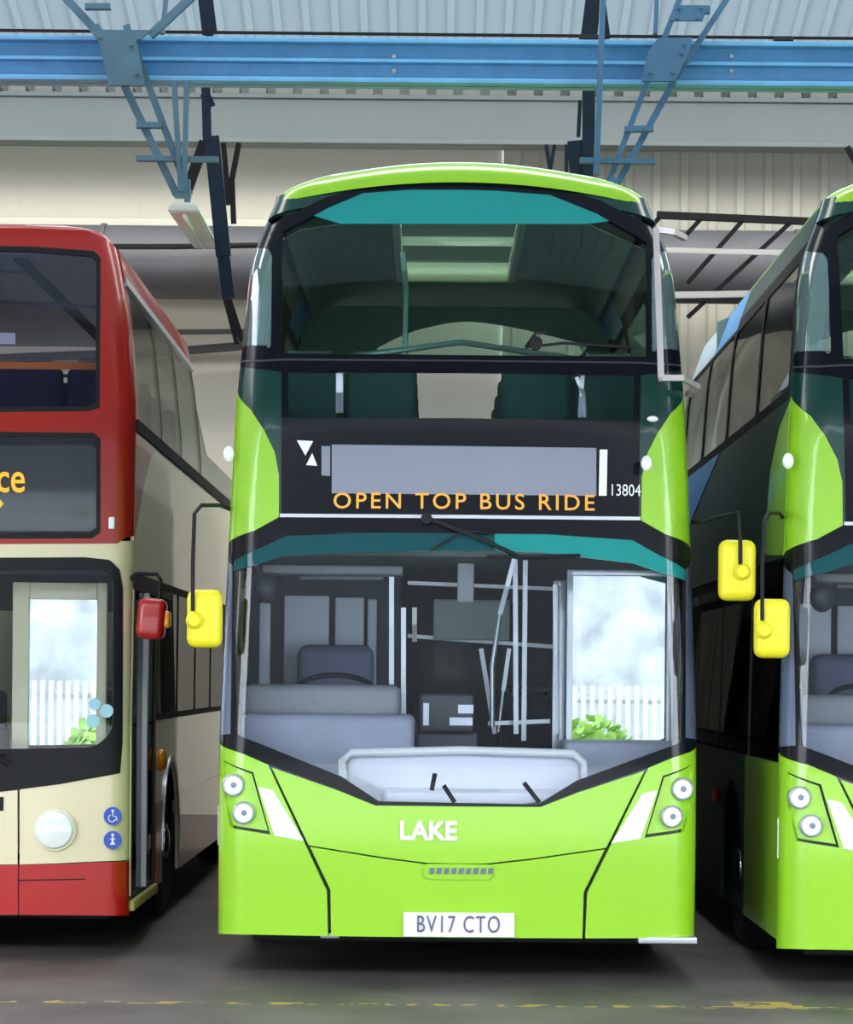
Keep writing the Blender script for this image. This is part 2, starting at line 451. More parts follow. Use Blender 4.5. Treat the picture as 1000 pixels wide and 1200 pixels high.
def green_bus():
    X0, Y0 = 0.148, 14.0
    root = empty('double_decker_bus', (X0, Y0, 0))
    hw = smooth_table([(0.0, 1.275), (1.3, 1.275), (2.3, 1.243), (3.1, 1.21), (3.8, 1.155), (4.02, 1.10), (4.15, 1.035), (4.4, 0.98)])
    yf = smooth_table([(0.0, 0.05), (0.3, 0.03), (0.7, 0.0), (1.1, 0.0), (1.5, 0.03), (2.3, 0.11), (3.0, 0.16), (3.8, 0.28), (4.1, 0.36), (4.4, 0.46)])
    B = Body(hw, yf, 0.20, 0.10, 10.9, X0, Y0, root)
    C = 537.6
    # ---- lower front (lime): corner panels, bonnet upper and lower
    hl_hole = [(262, 890), (297, 905), (305, 935), (317, 978), (270, 970), (262, 925)]
    def crease(off): return [(318, 984 + off), (360, 990 + off), (450, 1006 + off), (500, 1012 + off), (538, 1013 + off)]
    ncorner = [(225, 862), (252, 869), (314, 896), (383, 1044), (384.5, 1097), (240, 1094)]
    B.fpanel('corner_panel', ncorner, M['lime'], 0.03, mirror=True, holes=[hl_hole])
    B.fpanel('bonnet', [(319, 899), (395, 926), (440, 944), (538, 946), (538, 1011), (500, 1010), (450, 1003.5), (362, 990.5)], M['lime'], 0.03, off=0.0, sym=False) if False else None
    B.fpanel('bonnet', [(538, 1012), (500, 1011), (450, 1004.5), (362, 990.5), (318.5, 899.5), (395, 926), (440, 944), (538, 945)], M['lime'], 0.03, sym=True)
    B.fpanel('front_bumper', [(538, 1099), (388, 1097), (387.5, 1043), (363.5, 992.5), (450, 1006.5), (500, 1013), (538, 1014)], M['lime'], 0.03, off=0.0, sym=True)
    B.fpanel('seam_backing', [(538, 1092), (260, 1088), (262, 885), (320, 905), (395, 932), (538, 952)], M['plastic'], 0.01, off=-0.045, sym=True)
    # headlamp recess (lime) + two lamps a side + white bevel highlight
    rec = B.fpanel('headlamp_recess', [(264, 893), (295, 907), (303, 936), (314, 974), (272, 967), (264, 925)], M['lime'], 0.01, off=-0.022, mirror=True)
    for i, r in enumerate(rec):
        for (lx, ly) in ((273.5, 920), (285.5, 952.5)):
            t, z = B.px(lx, ly); 
            if i == 1: t = -t
            p = B.front(t, z)
            bm = NB(); lathe(bm, [(0.060, 0.03), (0.060, -0.012), (0.052, -0.02), (0.046, -0.012), (0.046, 0.0)], (p.x, p.y, p.z), 'y', 28)
            ring = obj('headlamp', bm, M['silver'], r); ring['label'] = 'round headlamp with silver ring'
            bm = NB(); lathe(bm, [(0.047, 0.0), (0.046, -0.012), (0.030, -0.022), (0.0001, -0.026)], (p.x, p.y, p.z), 'y', 24)
            o = obj('headlamp_lens', bm, M['lens'], root)
            bm = NB(); lathe(bm, [(0.016, -0.02), (0.016, -0.028), (0.0001, -0.029)], (p.x + 0.004, p.y, p.z + .002), 'y', 14)
            obj('bulb_cap', bm, M['pillar'], o)
    B.fpanel('bevel_highlight', [(303, 922), (320, 926), (356, 985), (322, 979)], M['lens'], 0.02, off=0.008, mirror=True)  # white strip paints the sky highlight on the lime bevel
    bm = NB()
    p = B.front(*B.px(256, 965)); 
    # orange side marker near the left lamp edge
    box(bm, p.x - 0.004, p.x + 0.02, p.y - 0.012, p.y + 0.02, p.z - 0.12, p.z + 0.10, 0.01); obj('side_marker', bm, M['lens'], root)
    # ---- black surround of the lower windscreen, both sides
    B.fpanel('windscreen_surround', [(538, 945), (440, 944), (395, 925), (314, 895.5), (252, 868), (230, 858), (245, 640), (266, 640), (300, 622), (328, 606), (400, 601), (538, 602)], M['black'], 0.025,
             sym=True, holes=[[(276, 860), (400, 910), (444, 939), (538, 941), (631, 942.5), (676, 915), (801, 869), (804, 668), (742, 633), (640, 626), (538, 625), (440, 624), (334, 628), (273, 658)]])
    B.fpanel('windscreen_pillar', [(257, 862), (270, 860), (272, 662), (266, 652), (262, 660)], M['pillar'], 0.01, off=0.006, mirror=True)  # blue-grey colour carries the reflection on the curved glass edge
    # windscreen glass with a tinted sun band across its top
    B.fpanel('lower_windscreen', [(272, 672), (272, 864), (400, 914), (444, 943), (631, 946), (676, 919), (805, 873), (806, 682), (742, 660), (640, 648), (540, 645), (400, 648), (330, 652)], M['gl_low'], 0.006, off=-0.004)
    B.fpanel('sun_band', [(580, 645), (640, 648), (742, 660), (806, 682), (806, 664), (742, 630), (660, 626), (580, 625)], M['gl_teal'], 0.006, off=-0.004)
    B.fpanel('sun_band', [(270, 672), (330, 652), (400, 648), (540, 645), (580, 645), (580, 625), (440, 624), (334, 627), (272, 657)], M['gl_tealdk'], 0.006, off=-0.004)
    # ---- wedges, middle and upper front
    B.fpanel('side_wedge', [(245, 640), (266, 639), (298, 622), (327, 606), (327, 556), (322, 530), (309, 503), (294, 480), (276, 455), (250, 455)], M['lime'], 0.025, mirror=True)
    B.fpanel('corner_panel_upper', [(276, 457), (294, 482), (309, 505), (322, 532), (327, 558), (328, 606), (331, 606), (331, 425), (255, 425), (250, 457)], M['dkgreen'], 0.025, off=-0.001, mirror=True)
    B.fpanel('destination_panel', [(538, 606), (330, 606), (330, 490), (538, 490)], M['black'], 0.02, sym=True, off=0.002)
    B.fpanel('front_vision_glass', [(538, 490), (336, 490), (336, 434), (538, 434)], M['gl_low'], 0.006, sym=True)
    B.fpanel('glass_border', [(330, 492), (337, 492), (337, 434), (330, 434)], M['black'], 0.02, off=0.001, mirror=True)
    B.fpanel('upper_windscreen_surround', [(538, 436), (330, 436), (255, 426), (255, 408), (285, 406), (318, 405), (320, 300), (316, 266), (335, 254), (380, 232), (435, 216), (480, 213), (538, 212)], M['black'], 0.025, sym=True,
             holes=[[(332, 414), (538, 416), (757, 418), (758, 284), (700, 250), (645, 228), (580, 223), (538, 222), (480, 222), (425, 226), (385, 243), (331, 272)]])
    B.fpanel('upper_windscreen', [(329, 417), (538, 419), (760, 421), (760, 294), (690, 262), (400, 262), (354, 268), (329, 281)], M['gl_up'], 0.006, off=-0.004)
    B.fpanel('upper_sun_band', [(400, 262), (690, 262), (720, 258), (700, 249), (646, 226), (580, 221), (480, 220), (425, 224), (385, 241), (366, 252)], M['gl_teal'], 0.006, off=-0.004)
    B.fpanel('brow_panel', [(250, 262), (300, 260), (312, 268), (335, 254), (380, 232), (435, 216), (500, 213), (500, 210), (440, 212), (380, 219), (318, 232), (280, 240), (250, 248)], M['dkgreen'], 0.02, off=-0.002, mirror=True)
    B.fpanel('corner_cap', [(250, 300), (250, 256), (300, 256), (318, 262), (320, 300), (316, 292), (290, 290)], M['black'], 0.02, off=0.001, mirror=True)
    B.fpanel('corner_glass', [(250, 408), (317, 408), (319, 300), (314, 290), (250, 290)], M['gl_corner'], 0.006, mirror=True)
    B.fpanel('chrome_strip', [(538, 421.8), (330, 420.3), (255, 425.3), (255, 427), (330, 422.5), (538, 423.5)], M['plastic'], 0.004, off=0.006, sym=True)
    B.fpanel('chrome_strip', [(538, 607.5), (328, 606), (328, 602), (538, 603.5)], M['silver'], 0.006, off=0.008, sym=True)
    # destination blind and its end strips
    B.fpanel('destination_blind', [(389, 578), (699, 581), (699, 525), (389, 521)], M['blind'], 0.004, off=0.006)
    B.fpanel('blind_edge', [(702, 581), (711, 581), (712, 527), (703, 527)], M['white'], 0.004, off=0.008)
    B.fpanel('blind_edge', [(377, 557), (387, 558), (387, 523), (377, 523)], M['blind'], 0.004, off=0.008)
    a = B.fpanel('reflector_mark', [(348, 516), (367, 517), (358, 534)], M['white'], 0.003, off=0.006)
    a = B.fpanel('reflector_mark', [(359, 545), (372, 546), (366, 531)], M['white'], 0.003, off=0.006)
    sy = lambda x, z: B.surf_y(x, z) - 0.002
    def tb(name, txt, x0, y0, x1, y1, m, bold=0.0, space=1.0, par=root):
        dxa, dya = unroll(x0, y1); dxb, dyb = unroll(x1, y0)
        Y = Y0 + 0.12
        def sol(d, e):
            yy = .1
            for _ in range(5):
                x = d * (Y0 + yy) / F - X0; z = EYE - e * (Y0 + yy) / F; yy = B.surf_y(x, z)
            return x, z
        xa, za = sol(dxa, dya); xb, zb = sol(dxb, dyb)
        return text_on(name, txt, xa, xb, min(za, zb), max(za, zb), sy, m, par, bold, space)
    tb('destination_text', 'OPEN TOP BUS RIDE', 391, 580, 697, 596, M['amber'], 0.006, 1.25)
    tb('fleet_number', '13804', 717, 568, 751, 581, M['white'], 0.0)
    tb('route_lettering', 'LAKE', 469, 962, 536, 984, M['white'], 0.03)
    # badge and plate
    bd = B.fpanel('maker_badge', rounded([(497, 1030), (577, 1031), (579, 1013), (495, 1012)], 8), M['lime'], 0.006, off=0.010)
    for k in range(9):
        x = 503 + k * 8.6
        B.fpanel('badge_bar', [(x, 1024), (x + 5.5, 1024), (x + 6.5, 1017), (x + 1, 1017)], M['pillar'], 0.003, off=0.015, parent=bd)
    pl = B.fpanel('number_plate', [(473, 1097), (603, 1098), (603, 1070), (473, 1069)], M['white'], 0.008, off=0.014)
    def sol2(px, py):
        t, z = B.px(px, py); q = B.front(t, z); return q.x, q.z
    xa, za = sol2(489, 1092); xb, zb = sol2(586, 1073)
    M['plate_ink'] = mat('plate_ink', (0.12, 0.11, 0.16), 0.5)
    text_on('plate_lettering', 'BV17 CTO', xa, xb, za, zb, sy, M['plate_ink'], pl, 0.0, 1.15, lift=0.018)
    # lower brackets under the bumper
    bm = NB(); box(bm, 0.96, 1.27, 0.12, 0.5, 0.21, 0.245, 0.005); obj('step_edge', bm, M['silver'], root)
    bm = NB(); box(bm, -0.72, -0.62, 0.15, 0.3, 0.22, 0.25, 0.005); obj('towing_bracket', bm, M['silver'], root)
    # ---- wipers
    def Ls(px, py, off):
        t, z = B.px(px, py); q = B.front(t, z); return (q.x, q.y - off, q.z)
    bm = NB()
    tube(bm, [Ls(500, 607, .03), Ls(560, 630, .04), Ls(607, 652, .035)], 0.011, 8)
    tube(bm, [Ls(570, 652, .025), Ls(620, 652, .025), Ls(680, 651, .025)], 0.008, 8)
    lathe(bm, [(0.03, 0.02), (0.03, -0.03), (0.0001, -0.035)], Ls(500, 608, .02), 'y', 14)
    obj('windscreen_wiper', bm, M['rubber'], root)
    bm = NB()
    tube(bm, [Ls(505, 645, .03), Ls(545, 622, .035), Ls(578, 626, .03)], 0.007, 8)
    obj('wiper_link', bm, M['rubber'], root)
    for a, b in (((506, 926), (510, 906)), ((533, 940), (520, 920)), ((614, 917), (632, 940))):
        bm = NB(); tube(bm, [Ls(*a, .03), Ls(*b, .03)], 0.012, 8); obj('washer_jet', bm, M['rubber'], root)
    bm = NB()
    tube(bm, [Ls(616, 408, .03), Ls(660, 403, .035), Ls(742, 408, .025)], 0.008, 8)
    tube(bm, [Ls(616, 408, .03), Ls(628, 391, .035), Ls(640, 390, .03)], 0.009, 8)
    lathe(bm, [(0.035, 0.02), (0.035, -0.03), (0.0001, -0.035)], Ls(628, 403, .02), 'y', 14)
    obj('upper_wiper', bm, M['rubber'], root)
    # ---- tree guard on the near side
    bm = NB()
    def gd(px, py, yo):
        dx, dy = unroll(px, py); Y = Y0 + yo
        return (dx * Y / F - X0, yo, EYE - dy * Y / F)
    bar(bm, gd(769, 268, .12), gd(775, 443, .04), 0.032, 0.03)
    bar(bm, gd(768, 269, .12), gd(790, 272, .16), 0.03, 0.03); bar(bm, gd(789, 272, .16), gd(803, 279, .34), 0.03, 0.03)
    bar(bm, gd(774, 443, .04), gd(800, 443, .12), 0.03, 0.03); bar(bm, gd(799, 443, .12), gd(818, 453, .34), 0.025, 0.03); bar(bm, gd(818, 453, .34), gd(806, 463, .5), 0.025, 0.03)
    obj('tree_guard', bm, M['guard'], root)
    for (x, y, yo) in ((765, 491, .2), (758, 543, .14), (268, 532, .3)):
        bm = NB(); q = gd(x, y, yo)
        b = bmesh.new(); bmesh.ops.create_uvsphere(b, u_segments=16, v_segments=10, radius=0.028)
        for v in b.verts: v.co = Vector((v.co.x * 1.1, v.co.y * .7, v.co.z * (.6 if y < 500 else 1.5))) + Vector(q)
        merge(bm, b); obj('marker_lamp', bm, M['lens'], root)
    # ---- mirrors (yellow backs)
    def mirror(x0, y0, x1, y1, yo, arm, knob):
        p = gd(x0, y1, yo); q = gd(x1, y0, yo)
        bm = NB(); box(bm, p[0], q[0], yo - 0.05, yo + 0.06, p[2], q[2], 0.045)
        sh = obj('wing_mirror', bm, M['yellow'], root)
        bm = NB(); box(bm, p[0] + .02, q[0] - .02, yo + 0.061, yo + 0.066, p[2] + .02, q[2] - .02, 0.01); obj('mirror_glass', bm, M['chrome'], sh)
        bm = NB(); tube(bm, [gd(*a) for a in arm], 0.011, 8); obj('mirror_arm', bm, M['rubber'], sh)
        k = gd(knob[0], knob[1], yo - .055)
        bm = NB(); lathe(bm, [(0.045, 0.03), (0.045, -0.015), (0.03, -0.035), (0.0001, -0.038)], k, 'y', 18); obj('mirror_boss', bm, M['yellow'], sh)
    mirror(219, 691, 261, 759, 0.1, [(270, 597, .5), (258, 592, .3), (236, 592, .1), (228, 602, .04), (226, 660, .04), (226, 716, .04)], (228, 727))
    mirror(842, 633, 886, 704, 0.1, [(812, 612, .5), (822, 612, .3), (842, 606, .15), (866, 600, .04), (868, 640, .04), (868, 668, .03)], (870, 670))
    # ---- sides
    for sg in (-1, 1):
        # skirt with wheel arches
        def skirt(u0, u1, z1, arches, m, name):
            pts = [(u0, 0.27)]
            for c in arches:
                pts += [(c + 0.58 * math.cos(a), 0.45 + 0.58 * math.sin(a)) for a in [PI - k * PI / 12 for k in range(13)] if 0.45 + 0.58 * math.sin(a) > 0.27]
                pts.insert(len(pts) - 13, (c - 0.58, 0.27)); pts.append((c + 0.58, 0.27))
            pts += [(u1, 0.27), (u1, z1), (u0, z1)]
            B.spanel(name, sg, pts, m, 0.02)
        if sg < 0:
            skirt(0.0, 1.55, 1.2, [], M['lime'], 'side_skirt')
            skirt(1.56, 10.5, 1.2, [2.25, 8.1], M['dkgreen_s'], 'side_skirt')
            B.spanel('cab_window', sg, rect(0.03, 1.3, 1.21, 2.28), M['gl_dark'], 0.006)
            B.spanel('cab_window_frame', sg, rect(1.3, 1.42, 1.2, 2.3), M['black'], 0.02)
        else:
            skirt(1.45, 10.5, 1.2, [2.25, 8.1], M['dkgreen_s'], 'side_skirt')
            B.spanel('door_frame', sg, rect(0.0, 1.45, 0.27, 2.32), M['black'], 0.02, holes=[rect(0.1, 1.36, 0.34, 2.24)])
            B.spanel('door_frame', sg, rect(1.38, 1.45, 0.3, 2.3), M['silver'], 0.02, off=0.01)
        for k in range(5):
            u0 = 1.44 + 1.55 * k
            B.spanel('lower_side_window', sg, rounded(rect(u0, u0 + 1.5, 1.22, 2.22), 0.06), M['gl_dark'], 0.006)
        B.spanel('window_frame', sg, rect(1.42, 10.5, 1.2, 2.34), M['black_s'], 0.014, off=-0.004,
                 holes=[rounded(rect(1.46 + 1.55 * k, 1.42 + 1.55 * k + 1.46, 1.25, 2.19), 0.05) for k in range(5)])
        B.spanel('side_wedge', sg, [(0, 2.30), (0.9, 2.34), (0.75, 2.8), (0.4, 3.02), (0, 3.12)], M['lime'], 0.02, off=0.002)
        B.spanel('mid_side_panel', sg, rect(0, 10.5, 2.29, 3.14), M['dkgreen_s'], 0.015)
        B.spanel('upper_window_frame', sg, rect(0, 6.5, 3.14, 4.0), M['black_s'], 0.014,
                 holes=[rounded(rect(0.12, 1.55, 3.2, 3.9), 0.05), rounded(rect(1.65, 3.25, 3.2, 3.9), 0.05), rounded(rect(3.35, 4.9, 3.2, 3.9), 0.05), rounded(rect(5.0, 6.4, 3.2, 3.9), 0.05)])
        for (a0, a1) in ((0.08, 1.6), (1.6, 3.3), (3.3, 4.95), (4.95, 6.45)):
            B.spanel('upper_side_window', sg, rect(a0, a1 - 0.02, 3.16, 3.94), M['gl_side'], 0.006, off=-0.005)
        B.spanel('open_deck_window', sg, [(6.52, 3.14), (10.5, 3.14), (10.5, 3.5), (7.0, 3.5), (6.52, 3.9)], M['gl_side'], 0.008)
        B.spanel('cant_rail', sg, rect(0, 3.3, 4.0, 4.2), M['dkgreen_s'], 0.015)
        B.spanel('livery_block', sg, rect(3.3, 4.8, 3.93, 4.2), M['skyblue'], 0.015, off=.002)
        B.spanel('livery_block', sg, rect(4.8, 6.5, 3.93, 4.2), M['palevinyl'], 0.015, off=.002)
        B.spanel('livery_block', sg, [(3.6, 3.14), (6.0, 3.14), (6.0, 2.7)], M['skyblue'], 0.004, off=.004)
    # blue and white livery blocks on the off side
    bm = NB(); tube(bm, [(-1.27, 3.3, 0.9), (-1.30, 3.3, 0.9)], 0.04, 10); obj('side_marker', bm, M['redlens'], root)
    # rear
    rb = NB(); box(rb, -1.2, 1.2, 10.75, 10.9, 0.3, 3.15, 0.05); obj('rear_panel', rb, M['dkgreen'], root)
    # ---- roof canopy
    def ring_pts(d):
        z0 = 4.2; h = hw(z0) - d * 1.0; y0 = yf(z0) + B.bow * 0 + d * 0.9; r = min(0.20 + 0.3 * d, h * 0.999)
        pts = []
        n = 12; core = h - r
        sidey = [6.6 - 0.3 * k for k in range(18)]
        for y in sidey: pts.append((-h, y))
        ys = y0 + B.bow + r
        for k in range(8): 
            an = PI / 2 - k * PI / 16; pts.append((-(core + r * math.sin(an)), y0 + B.bow + r * (1 - math.cos(an))))
        for k in range(-n, n + 1):
            x = core * k / n; pts.append((x, y0 + B.bow * (k / n) ** 2))
        for k in range(1, 9):
            an = k * PI / 16; pts.append((core + r * math.sin(an), y0 + B.bow + r * (1 - math.cos(an))))
        for y in reversed(sidey): pts.append((h, y))
        return pts
    def roof(name, m, dz, sc, x_in=0.0):
        bm = NB(); rings = []
        H = hw(4.2)
        for d in (0, 0.01, 0.03, 0.06, 0.1, 0.16, 0.24, 0.34, 0.46, H - 0.40, H - 0.2, H - 0.001):
            e = min(d / 0.42, 1); rise = 0.15 * math.sqrt(1 - (1 - e) ** 2)
            ring = []
            for x, y in ring_pts(d):
                z = 4.285 - 0.10 * min(1.0, abs(x) / 1.03) ** 2 + rise + dz
                ring.append(bm.verts.new((x * sc, y + (1 - sc) * 0.6 * (1 if y < 1 else 0), z)))
            rings.append(ring)
        for A, Bb in zip(rings, rings[1:]):
            for i in range(len(A) - 1):
                cx = sum(v.co.x for v in (A[i], A[i + 1], Bb[i], Bb[i + 1])) / 4; cy = sum(v.co.y for v in (A[i], A[i + 1], Bb[i], Bb[i + 1])) / 4
                if abs(cx) < 0.39 and 1.75 < cy < 4.4: continue
                try: bm.faces.new([A[i], A[i + 1], Bb[i + 1], Bb[i]])
                except ValueError: pass
        bmesh.ops.recalc_face_normals(bm, faces=bm.faces[:])
        bmesh.ops.remove_doubles(bm, verts=bm.verts[:], dist=1e-4)
        thicken(bm, 0.015)
        return obj(name, bm, m, root, 60)
    roof('roof_canopy', M['lime'], 0.0, 1.0)
    roof('ceiling_lining', M['int_green'], -0.06, 0.97)
    # three-part roof hatch in a cream frame
    bm = NB()
    for x in (-0.41, 0.36): box(bm, x, x + 0.05, 1.74, 4.46, 4.33, 4.425, 0.01)
    for y in (1.74, 4.42): box(bm, -0.36, 0.36, y, y + 0.04, 4.33, 4.425, 0.01)
    hf = obj('roof_hatch', bm, M['cream_frame'], root)
    for (y0, y1) in ((1.79, 2.0), (3.0, 3.35), (4.05, 4.41)):
        bm = NB(); box(bm, -0.355, 0.355, y0, y1, 4.405, 4.412); obj('hatch_bar', bm, M['acrylic'], hf)
    for (y0, y1) in ((2.01, 2.99), (3.36, 4.04)):
        bm = NB(); box(bm, -0.355, 0.355, y0, y1, 4.405, 4.412); obj('hatch_panel', bm, M['acrylic_d'], hf)
    # ---- upper deck interior
    bm = NB(); box(bm, -1.18, 1.18, 0.35, 10.7, 2.42, 2.50); obj('upper_floor', bm, M['floor_int'], root)
    bm = NB(); box(bm, -1.15, 1.15, 0.30, 0.52, 2.35, 2.93, 0.02); obj('front_bulkhead', bm, M['int_dark'], root)
    for sx in (-1, 1): double_seat(root, sx * 0.66, 0.95, 2.50, M['seat_teal'], back_h=0.5, w=0.86)
    for row in range(1, 5):
        for sx in (-1, 1): double_seat(root, sx * 0.66, 0.95 + 0.85 * row, 2.50, M['seat_teal'], back_h=0.5, w=0.86)
    bm = NB()
    tube(bm, [gd(472, 296, .95), gd(476, 340, .93), gd(475, 418, .9)], 0.016, 8)
    tube(bm, [gd(398, 436, .6), gd(398, 484, .6)], 0.02, 8); 
    tube(bm, [gd(676, 442, .6), gd(684, 462, .6), gd(686, 489, .6)], 0.012, 8); tube(bm, [gd(683, 440, .6), gd(680, 489, .6)], 0.012, 8)
    tube(bm, [(-1.05, .55, 3.32), (-.6, .5, 3.34), (0, .48, 3.42), (.6, .5, 3.34), (1.05, .55, 3.32)], 0.016, 8)
    obj('handrail', bm, M['silver'], root)
    arch = []
    for (x, y) in ((440, 408), (480, 388), (540, 374), (600, 382), (690, 404), (680, 418), (600, 422), (600, 520), (480, 520), (480, 422), (445, 418)):
        q = gd(x, y, 5.0); arch.append((q[0], q[2]))
    arch = rounded(arch, .2, 6)
    sheet([[(-1.12, 2.5), (1.12, 2.5), (1.12, 4.15), (.9, 4.24), (-.9, 4.24), (-1.12, 4.15)], arch], [], [], lambda a, b: Vector((a, 5.0, b)), .04, 'canopy_rear_bulkhead', M['int_green'], root)
    # ---- lower deck interior
    bm = NB(); box(bm, -1.22, 1.22, 0.42, 10.7, 0.25, 0.34); obj('lower_floor', bm, M['floor_int'], root)
    bm = NB(); box(bm, -1.2, 1.2, 0.9, 10.7, 2.28, 2.33); obj('lower_ceiling', bm, M['int_green'], root)
    def gx(px, yo): return (unroll(px, 795)[0]) * (Y0 + yo) / F - X0
    def gz(px, py, yo): return EYE - unroll(px, py)[1] * (Y0 + yo) / F
    def pbox(bm, x0, y0, x1, y1, yo, d, bev=0.01):
        a = gd(x0, y1, yo); b = gd(x1, y0, yo); box(bm, a[0], b[0], yo, yo + d, a[2], b[2], bev)
    bm = NB(); pbox(bm, 283, 803, 470, 842, 0.55, 0.45, 0.05); cb = obj('cab_console', bm, M['dashgrey'], root)
    bm = NB(); pbox(bm, 281, 838, 486, 960, 0.42, 0.5, 0.04); obj('dashboard', bm, M['dashblue'], root)
    bm = NB(); lathe(bm, [(0.0001, 0)], (0, 0, 0)) if False else None
    # steering wheel
    bm = NB(); c = Vector(gd(392, 812, 0.95)); pts = []
    for k in range(28):
        a = 2 * PI * k / 28; pts.append(c + Vector((0.23 * math.cos(a), 0.20 * math.sin(a), 0.10 * math.sin(a))))
    tube(bm, pts, 0.016, 8, closed=True)
    for a in (0.3, 2.8, 4.7): bar(bm, c, c + Vector((0.22 * math.cos(a), 0.19 * math.sin(a), 0.1 * math.sin(a))), 0.03)
    tube(bm, [c, c + Vector((0, -0.15, -0.35))], 0.035, 10)
    obj('steering_wheel', bm, M['rubber'], root)
    bm = NB(); pbox(bm, 347, 756, 438, 870, 1.55, 0.14, 0.06); box(bm, c.x - .25, c.x + .25, 1.1, 1.6, 0.85, 0.98, 0.05); obj('driver_seat', bm, M['seat_grey'], root)
    bm = NB()
    pbox(bm, 332, 698, 386, 806, 1.95, 0.03); pbox(bm, 392, 700, 427, 806, 1.95, 0.03); pbox(bm, 430, 702, 442, 806, 1.95, .03); pbox(bm, 303, 706, 317, 806, 1.8, 0.03)
    obj('cab_partition', bm, M['panelgrey'], root)
    bm = NB(); pbox(bm, 290, 672, 470, 900, 2.05, 0.04); obj('cab_rear_wall', bm, M['int_dark'], root)
    bm = NB(); pbox(bm, 307, 663, 472, 672, 0.5, 0.35); pbox(bm, 350, 674, 450, 679, .9, .1); obj('cab_header', bm, M['dashgrey'], root)
    bm = NB()
    b = bmesh.new(); bmesh.ops.create_uvsphere(b, u_segments=14, v_segments=10, radius=0.06)
    q = Vector(gd(314, 690, .45))
    for v in b.verts: v.co = Vector((v.co.x * 1.1, v.co.y, v.co.z * 1.3)) + q
    merge(bm, b); tube(bm, [q, gd(300, 662, .4)], 0.012, 8); tube(bm, [gd(284, 690, .4), gd(282, 745, .4), gd(288, 792, .4)], .012, 8)
    obj('cab_fan', bm, M['plastic'], root)
    bm = NB()
    for (x0, y0, yy0, x1, y1, yy1) in ((459, 670, .8, 459, 802, .8), (473, 712, .9, 473, 856, .9), (604, 650, 1.2, 605, 860, 1.2), (616, 650, 1.3, 614, 868, 1.3), (665 - 14, 685, .9, 652, 860, .9), (486, 712, 2.2, 486, 752, 2.2), (564, 760, 2.4, 580, 860, 2.4)):
        tube(bm, [gd(x0, y0, yy0), gd(x1, y1, yy1)], 0.014, 10)
    tube(bm, [gd(603, 655, 1.1), gd(586, 720, 1.1), gd(577, 780, 1.1), gd(577, 852, 1.1)], 0.014, 10)
    tube(bm, [gd(597, 760, 1.4), gd(590, 810, 1.4), gd(584, 858, 1.4)], 0.012, 10)
    tube(bm, [gd(572, 848, 1.3), gd(645, 845, 1.3)], 0.012, 10); tube(bm, [gd(478, 683, 2.6), gd(650, 690, 2.6)], .012, 8); tube(bm, [gd(478, 745, 2.6), gd(650, 758, 2.6)], .012, 8)
    obj('grab_poles', bm, M['silver'], root)
    bm = NB(); pbox(bm, 491, 813, 556, 858, 0.75, 0.3, 0.02); tm = obj('ticket_machine', bm, M['plastic'], root)
    bm = NB(); pbox(bm, 537, 826, 555, 836, .745, .004, 0); pbox(bm, 527, 841, 554, 850, .745, .004, 0); pbox(bm, 496, 824, 503, 850, .745, .004, 0); obj('ticket_label', bm, M['panelgrey'], tm)
    bm = NB(); q = gd(480, 853, .7); lathe(bm, [(0.045, 0.03), (0.045, -0.02), (0.0001, -0.03)], q, 'y', 18); obj('ticket_reader', bm, M['rubber'], root)
    bm = NB(); pbox(bm, 487, 858, 560, 960, 0.8, 0.35, 0.02); obj('ticket_plinth', bm, M['int_dark'], root)
    # pale dash ledge; its white carries the overexposed glare behind the glass
    bm = NB(); pbox(bm, 404, 882, 682, 960, 0.30, 0.14, 0.03); lg = obj('glare_ledge', bm, M['ledge'], root)
    bm = NB()
    tube(bm, [gd(402, 912, .27), gd(401, 892, .27), gd(412, 882, .27), gd(540, 879, .27), (gd(672, 883, .27)), gd(684, 894, .27), gd(685, 912, .27)], 0.022, 10)
    obj('glare_rim', bm, M['glarewhite'], lg)
    bm = NB(); box(bm, gx(450, .2), gx(700, .2), 0.16, 0.30, 0.9, gz(540, 925, .2), 0.03); obj('wiper_cowl', bm, M['ledge'], root)
    bm = NB(); box(bm, gx(660, .5), gx(800, .5), 0.45, 0.9, 0.5, gz(700, 868, .5), 0.03); obj('entrance_console', bm, M['dashblue'], root)
    # nearside door leaf folded inwards, glazed
    def leaf(x0, y0, x1, y1, yo, name='door_leaf'):
        a = gd(x0, y1, yo); b = gd(x1, y0, yo); w = 0.035
        bm = NB()
        box(bm, a[0], a[0] + w, yo, yo + .04, a[2], b[2], .005); box(bm, b[0] - w, b[0], yo, yo + .04, a[2], b[2], .005)
        box(bm, a[0], b[0], yo, yo + .04, a[2], a[2] + w, .005); box(bm, a[0], b[0], yo, yo + .04, b[2] - w, b[2], .005)
        lf = obj(name, bm, M['silver'], root)
        bm = NB(); box(bm, a[0] + w, b[0] - w, yo + .015, yo + .021, a[2] + w, b[2] - w); obj('door_glass', bm, M['gl_door'], lf)
    leaf(662, 668, 790, 1000, 0.62)
    leaf(646, 680, 664, 1000, 0.9)
    bm = NB(); pbox(bm, 788, 660, 797, 1000, .35, .06); obj('door_post', bm, M['int_dark'], root)
    # saloon: stair panel, seats
    bm = NB(); box(bm, -1.2, -0.35, 2.4, 4.6, 0.34, 2.28, 0.02); obj('staircase_panel', bm, M['int_dark'], root)
    bm = NB(); pbox(bm, 508, 703, 598, 750, 2.2, .05); obj('lit_window_patch', bm, mat('lit_window_tone', (.45, .55, .55), .5), root)  # pale panel paints the lit depot beyond the saloon's rear window
    bm = NB(); pbox(bm, 536, 660, 556, 706, 1.6, .03); obj('ceiling_display', bm, M['panelgrey'], root)
